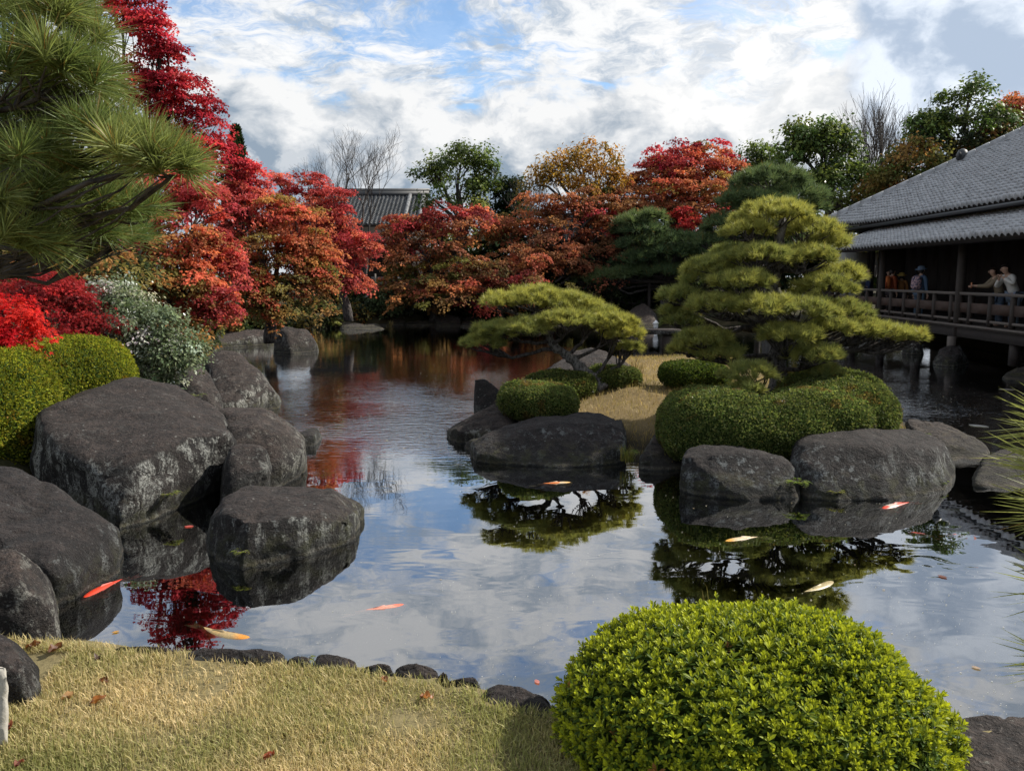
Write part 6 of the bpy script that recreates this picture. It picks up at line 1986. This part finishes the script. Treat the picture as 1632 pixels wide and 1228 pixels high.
def person(label, u, v, face, h, top_col, leg_col, arms, lean=0.0, hair=True, hat=None, hair_col=None, sitz=0.0):
    """face: heading in degrees, 0 = along the veranda away from us, 90 = towards the pond, 180 = towards us.
    arms: ((elbow), (wrist)) for the right and left arm in local x right, y forward, z up, as fractions of the height"""
    base = B(u, v, DZ + 0.003 + sitz)
    a = math.radians(face)
    f = EU * math.cos(a) - EV * math.sin(a)
    r = Vector((f.y, -f.x, 0))
    root = tag(empty('person', base), label, 'person', 'visitors on the veranda')
    H = h

    def W(x, y, z):
        z_ = z; y_ = y
        if z > 0.50:                                     # lean forward from the hips
            dz = z - 0.50
            y_ = y + math.sin(lean) * dz; z_ = 0.50 + math.cos(lean) * dz
        q = base + r * (x * H) + f * (y_ * H) + Vector((0, 0, z_ * H))
        return (q.x, q.y, q.z)

    def Wr(x, y, z):                                     # not leaned
        q = base + r * (x * H) + f * (y * H) + Vector((0, 0, z * H))
        return (q.x, q.y, q.z)
    J = {'pelvis': (*W(0, 0, .52), .088 * H), 'waist': (*W(0, 0, .60), (.082 * H, .066 * H)), 'chest': (*W(0, 0, .72), (.095 * H, .070 * H)), 'neckbase': (*W(0, .005, .81), .048 * H), 'neck': (*W(0, .012, .845), .033 * H),
         'jaw': (*W(0, .028, .885), .042 * H), 'head': (*W(0, .022, .925), .056 * H), 'crown': (*W(0, .012, .965), .046 * H)}
    E = [('pelvis', 'waist'), ('waist', 'chest'), ('chest', 'neckbase'), ('neckbase', 'neck'), ('neck', 'jaw'), ('jaw', 'head'), ('head', 'crown')]
    shirt_j, shirt_e = {k: (*J[k][:3], tuple(x + .010 * H for x in J[k][3]) if isinstance(J[k][3], tuple) else J[k][3] + .008 * H) for k in ('pelvis', 'waist', 'chest', 'neckbase')}, [('pelvis', 'waist'), ('waist', 'chest'), ('chest', 'neckbase')]
    leg_j, leg_e = {'pelvis': (*J['pelvis'][:3], .094 * H)}, []
    for s, (el, wr) in zip((1, -1), arms):
        n = 'R' if s > 0 else 'L'
        sh = W(s * .108, 0, .795)
        J['sh' + n] = (*sh, .042 * H); J['el' + n] = (*Wr(*el), .028 * H); J['wr' + n] = (*Wr(*wr), .019 * H)
        w_, e_ = Vector(J['wr' + n][:3]), Vector(J['el' + n][:3])
        d = (w_ - e_).normalized()
        palm = w_ + d * (.045 * H)
        J['pa' + n] = (*palm, (.022 * H, .012 * H))
        E += [('neckbase', 'sh' + n), ('sh' + n, 'el' + n), ('el' + n, 'wr' + n), ('wr' + n, 'pa' + n)]
        sd = d.cross(Vector((0, 0, 1))).normalized()
        nrm = sd.cross(d)
        for k, (o_, ln) in enumerate(((-.016, .040), (-.006, .047), (.005, .044), (.015, .034))):
            p1 = palm + sd * (o_ * H) + d * (.018 * H)
            p2 = p1 + d * (ln * .55 * H) - nrm * (.004 * H)
            p3 = p2 + d * (ln * .35 * H) - nrm * (.014 * H)
            for q_, p_ in enumerate((p1, p2, p3)): J['f%d%d%s' % (k, q_, n)] = (*p_, .0055 * H)
            E += [('pa' + n, 'f%d0%s' % (k, n)), ('f%d0%s' % (k, n), 'f%d1%s' % (k, n)), ('f%d1%s' % (k, n), 'f%d2%s' % (k, n))]
        th = palm - d * (.022 * H) + sd * (.028 * H) * s
        J['th' + n] = (*th, .008 * H); J['tt' + n] = (*(th + d * (.03 * H) + sd * (.006 * H) * s), .006 * H)
        E += [('pa' + n, 'th' + n), ('th' + n, 'tt' + n)]
        shirt_j.update({'sh' + n: (*sh, .051 * H), 'el' + n: (*J['el' + n][:3], .040 * H), 'wr' + n: (*(w_ - d * .02 * H), .029 * H)})
        shirt_e += [('neckbase', 'sh' + n), ('sh' + n, 'el' + n), ('el' + n, 'wr' + n)]
        hip, kn, an, toe = Wr(s * .052, 0, .49), Wr(s * .058, .012, .27), Wr(s * .060, -.01, .045), Wr(s * .068, .085, .018)
        J['hip' + n] = (*hip, .058 * H); J['kn' + n] = (*kn, .038 * H); J['an' + n] = (*an, .026 * H); J['toe' + n] = (*toe, (.026 * H, .018 * H))
        E += [('pelvis', 'hip' + n), ('hip' + n, 'kn' + n), ('kn' + n, 'an' + n), ('an' + n, 'toe' + n)]
        leg_j.update({'hip' + n: (*hip, .066 * H), 'kn' + n: (*kn, .047 * H), 'an' + n: (*an, .038 * H)})
        leg_e += [('pelvis', 'hip' + n), ('hip' + n, 'kn' + n), ('kn' + n, 'an' + n)]
    link('body', skin_mesh('body', J, E, 'pelvis'), SKIN, root)
    link('jacket', skin_mesh('jacket', shirt_j, shirt_e, 'pelvis'), mat_plain('jacket_cloth', top_col, 0.9, 0.15, 18, 0.2, 0.4), root)
    link('trousers', skin_mesh('trousers', leg_j, leg_e, 'pelvis'), mat_plain('trouser_cloth', leg_col, 0.9, 0.2, 14, 0.2, 0.4), root)
    hc = Vector(W(0, .018, .932)); up = (Vector(W(0, 0.012, .97)) - Vector(W(0, .03, .88))).normalized(); fw = (f - up * f.dot(up)).normalized(); rr = up.cross(fw)
    # face: nose, eyes, mouth, ears
    g = Geo(); n0 = hc + fw * (.052 * H) - up * (.004 * H)
    g.tube([n0 + up * .014 * H, n0 - up * .008 * H + fw * .014 * H, n0 - up * .016 * H], [.005 * H, .009 * H, .005 * H], 6); g.build('nose', SKIN, root, True)
    for s in (-1, 1):
        e = hc + fw * (.0535 * H) + up * (.008 * H) + rr * (s * .021 * H); g = Geo(); g.tube([e - rr * .008 * H, e + fw * .003 * H, e + rr * .008 * H], [.002 * H, .004 * H, .002 * H], 5); g.build('eye', HAIR, root, True)
        e = hc + rr * (s * .056 * H) - up * (.004 * H); g = Geo(); g.tube([e + up * .016 * H, e + rr * s * .006 * H, e - up * .016 * H], [.006 * H, .010 * H, .005 * H], 6); g.build('ear', SKIN, root, True)
    e = hc + fw * (.050 * H) - up * (.031 * H); g = Geo(); g.tube([e - rr * .014 * H, e + fw * .003 * H, e + rr * .014 * H], [.002 * H, .004 * H, .002 * H], 5)
    g.build('mouth', mat_plain('lips', (0.35, 0.14, 0.11), 0.5), root, True)
    bm = bmesh.new(); bmesh.ops.create_icosphere(bm, subdivisions=3, radius=1)
    d = np.array([v_.co for v_ in bm.verts]); tri = np.array([[v_.index for v_ in f_.verts] for f_ in bm.faces]); bm.free()
    keep = (d[:, 2] > 0.52) | ((d[:, 1] < -0.05) & (d[:, 2] > -0.75)) | ((np.abs(d[:, 0]) > 0.78) & (d[:, 1] < 0.35) & (d[:, 2] > 0.0))
    tri = tri[keep[tri].all(1)]
    rad = 1 + 0.05 * fbm(d * 5, 2, int(h * 100))
    hv = np.array(hc) + (d * rad[:, None] * np.array([.063, .066, .066]) * H) @ np.array([rr, fw, up]) - np.array(fw) * .006 * H
    used, inv = np.unique(tri, return_inverse=True)
    me = np_mesh('hair', hv[used], inv.reshape(-1, 3), smooth=True)
    link('hair', me, HAIR if hair_col is None else mat_plain('hair_colour', hair_col, 0.5), root)
    if hat is not None:
        g = Geo(); c = np.array(hc); U = np.array(up)
        g.tube([c + U * .030 * H, c + U * .034 * H, c + U * .040 * H, c + U * .085 * H, c + U * .097 * H], [.115 * H, .12 * H, .072 * H, .062 * H, .03 * H], 16)
        g.build('hat', mat_plain('hat_cloth', hat, 0.9, 0.15, 40), root, True)
    return W, Wr, f, r


def backpack(label, W, f, r, h, col, col2, pattern=False, drop=0.0):
    """worn on the back, hung from the shoulders"""
    c = Vector(W(0, -.115, .69 - drop))
    root = tag(empty('backpack', c), label, 'backpack', 'backpacks worn on the veranda')
    if pattern:
        m, t, out = material('patterned_cloth')
        g_ = t.node('ShaderNodeNewGeometry')
        n = t.voro(g_.outputs['Position'], 16.0, 'F1', 'Color')
        n2 = t.noise(g_.outputs['Position'], 22, 3, 0.6)
        principled(t, out, t.mix(t.step(n2, 0.42, 0.58), col, col2), 0.85, None, 0.2)
    else:
        m = mat_plain('pack_cloth', col, 0.85, 0.2, 20, 0.25, 0.3)
    def block(name, cx, cy, cz, sx, sy, sz, mat, k=3.2):
        bm = bmesh.new(); bmesh.ops.create_icosphere(bm, subdivisions=3, radius=1)
        d = unit(np.array([v_.co for v_ in bm.verts])); tri = np.array([[v_.index for v_ in f_.verts] for f_ in bm.faces]); bm.free()
        s = np.array([sx, sy, sz]) * h
        p = d * super_r(d, s, k)[:, None]
        q = np.array(c) + (p + np.array([cx, cy, cz]) * h) @ np.array([r, f, (0, 0, 1)])
        link(name, np_mesh(name, q, tri, smooth=True), mat, root)
    block('bag', 0, 0, 0, .105, .055, .145, m)
    m2 = mat_plain('pocket_cloth', col2, 0.85, 0.2, 20, 0.25, 0.3)
    block('pocket', 0, -.055, -.05, .08, .025, .07, m2 if not pattern else m)
    for s in (-1, 1):
        g = Geo(); g.tube([Vector(W(s * .075, -.06, .76 - drop)), Vector(W(s * .08, -.02, .845)), Vector(W(s * .08, .055, .82)), Vector(W(s * .085, .085, .72)), Vector(W(s * .095, .02, .60))], .012 * h, 6)
        g.build('strap', m2, root, True)


DOWN = (((.135, .0, .63), (.145, .03, .47)), ((-.135, .0, .63), (-.145, .03, .47)))
person('man in white knit jumper leaning on the veranda rail, hands raised to his face', 20.95, 12.02, 95, 1.70, (0.62, 0.60, 0.56), (0.16, 0.20, 0.26),
       (((.165, .20, .615), (.045, .235, .745)), ((-.20, .17, .66), (-.045, .235, .76))), lean=0.42)
person('person in a beige jacket stretching both arms over the rail to hold up a phone', 21.75, 12.10, 80, 1.60, (0.24, 0.19, 0.13), (0.10, 0.14, 0.20),
       (((.10, .22, .66), (.03, .40, .66)), ((-.08, .22, .66), (-.02, .40, .67))), lean=0.30, hair_col=(0.03, 0.018, 0.012))
w, wr, f_, r_ = person('person in a blue denim jacket with a patterned backpack facing into the house', 26.5, 12.15, -60, 1.62, (0.12, 0.19, 0.30), (0.16, 0.24, 0.34), DOWN, hat=(0.18, 0.25, 0.36))
backpack('pink and navy patterned backpack on the person in blue denim', w, f_, r_, 1.62, (0.55, 0.36, 0.36), (0.06, 0.08, 0.16), True)
w, wr, f_, r_ = person('person in an orange rust jacket by the far veranda post', 28.9, 12.25, -75, 1.60, (0.36, 0.09, 0.04), (0.06, 0.05, 0.05), DOWN)
backpack('orange backpack on the person in the rust jacket', w, f_, r_, 1.60, (0.50, 0.14, 0.04), (0.36, 0.08, 0.03))
person('small person in a yellow straw hat beside the orange backpack', 28.9, 12.6, -20, 1.42, (0.34, 0.16, 0.06), (0.05, 0.05, 0.06), DOWN, hat=(0.50, 0.36, 0.10))
person('person in a pale top standing back from the rail next to the post', 30.6, 12.9, 60, 1.56, (0.50, 0.50, 0.52), (0.04, 0.04, 0.05), DOWN)
person('person in dark clothes standing in the shade at the far end of the veranda', 31.5, 12.5, 75, 1.66, (0.02, 0.03, 0.07), (0.03, 0.03, 0.04), DOWN)
# what they hold
def phone(label, p, f, r, up_, col):
    g = Geo()
    c = [Vector(p) + r * (sx * .038) + up_ * (sz * .075) + f * (sy * .006) for sx in (-1, 1) for sy in (-1, 1) for sz in (-1, 1)]
    g.add(c, [[0, 1, 3, 2], [4, 6, 7, 5], [0, 4, 5, 1], [2, 3, 7, 6], [0, 2, 6, 4], [1, 5, 7, 3]])
    o = g.build('phone', mat_plain('phone_case', col, 0.4), None)
    tag(o, label, 'phone')
fB = EU * math.cos(math.radians(80)) - EV * math.sin(math.radians(80)); rB = Vector((fB.y, -fB.x, 0))
pp = B(21.75, 12.10, DZ) + fB * (.455 * 1.6) + Vector((0, 0, .68 * 1.6))
phone('orange cased phone held out over the rail by the person in beige', pp, fB, rB, Vector((0, 0, 1)), (0.45, 0.16, 0.06))
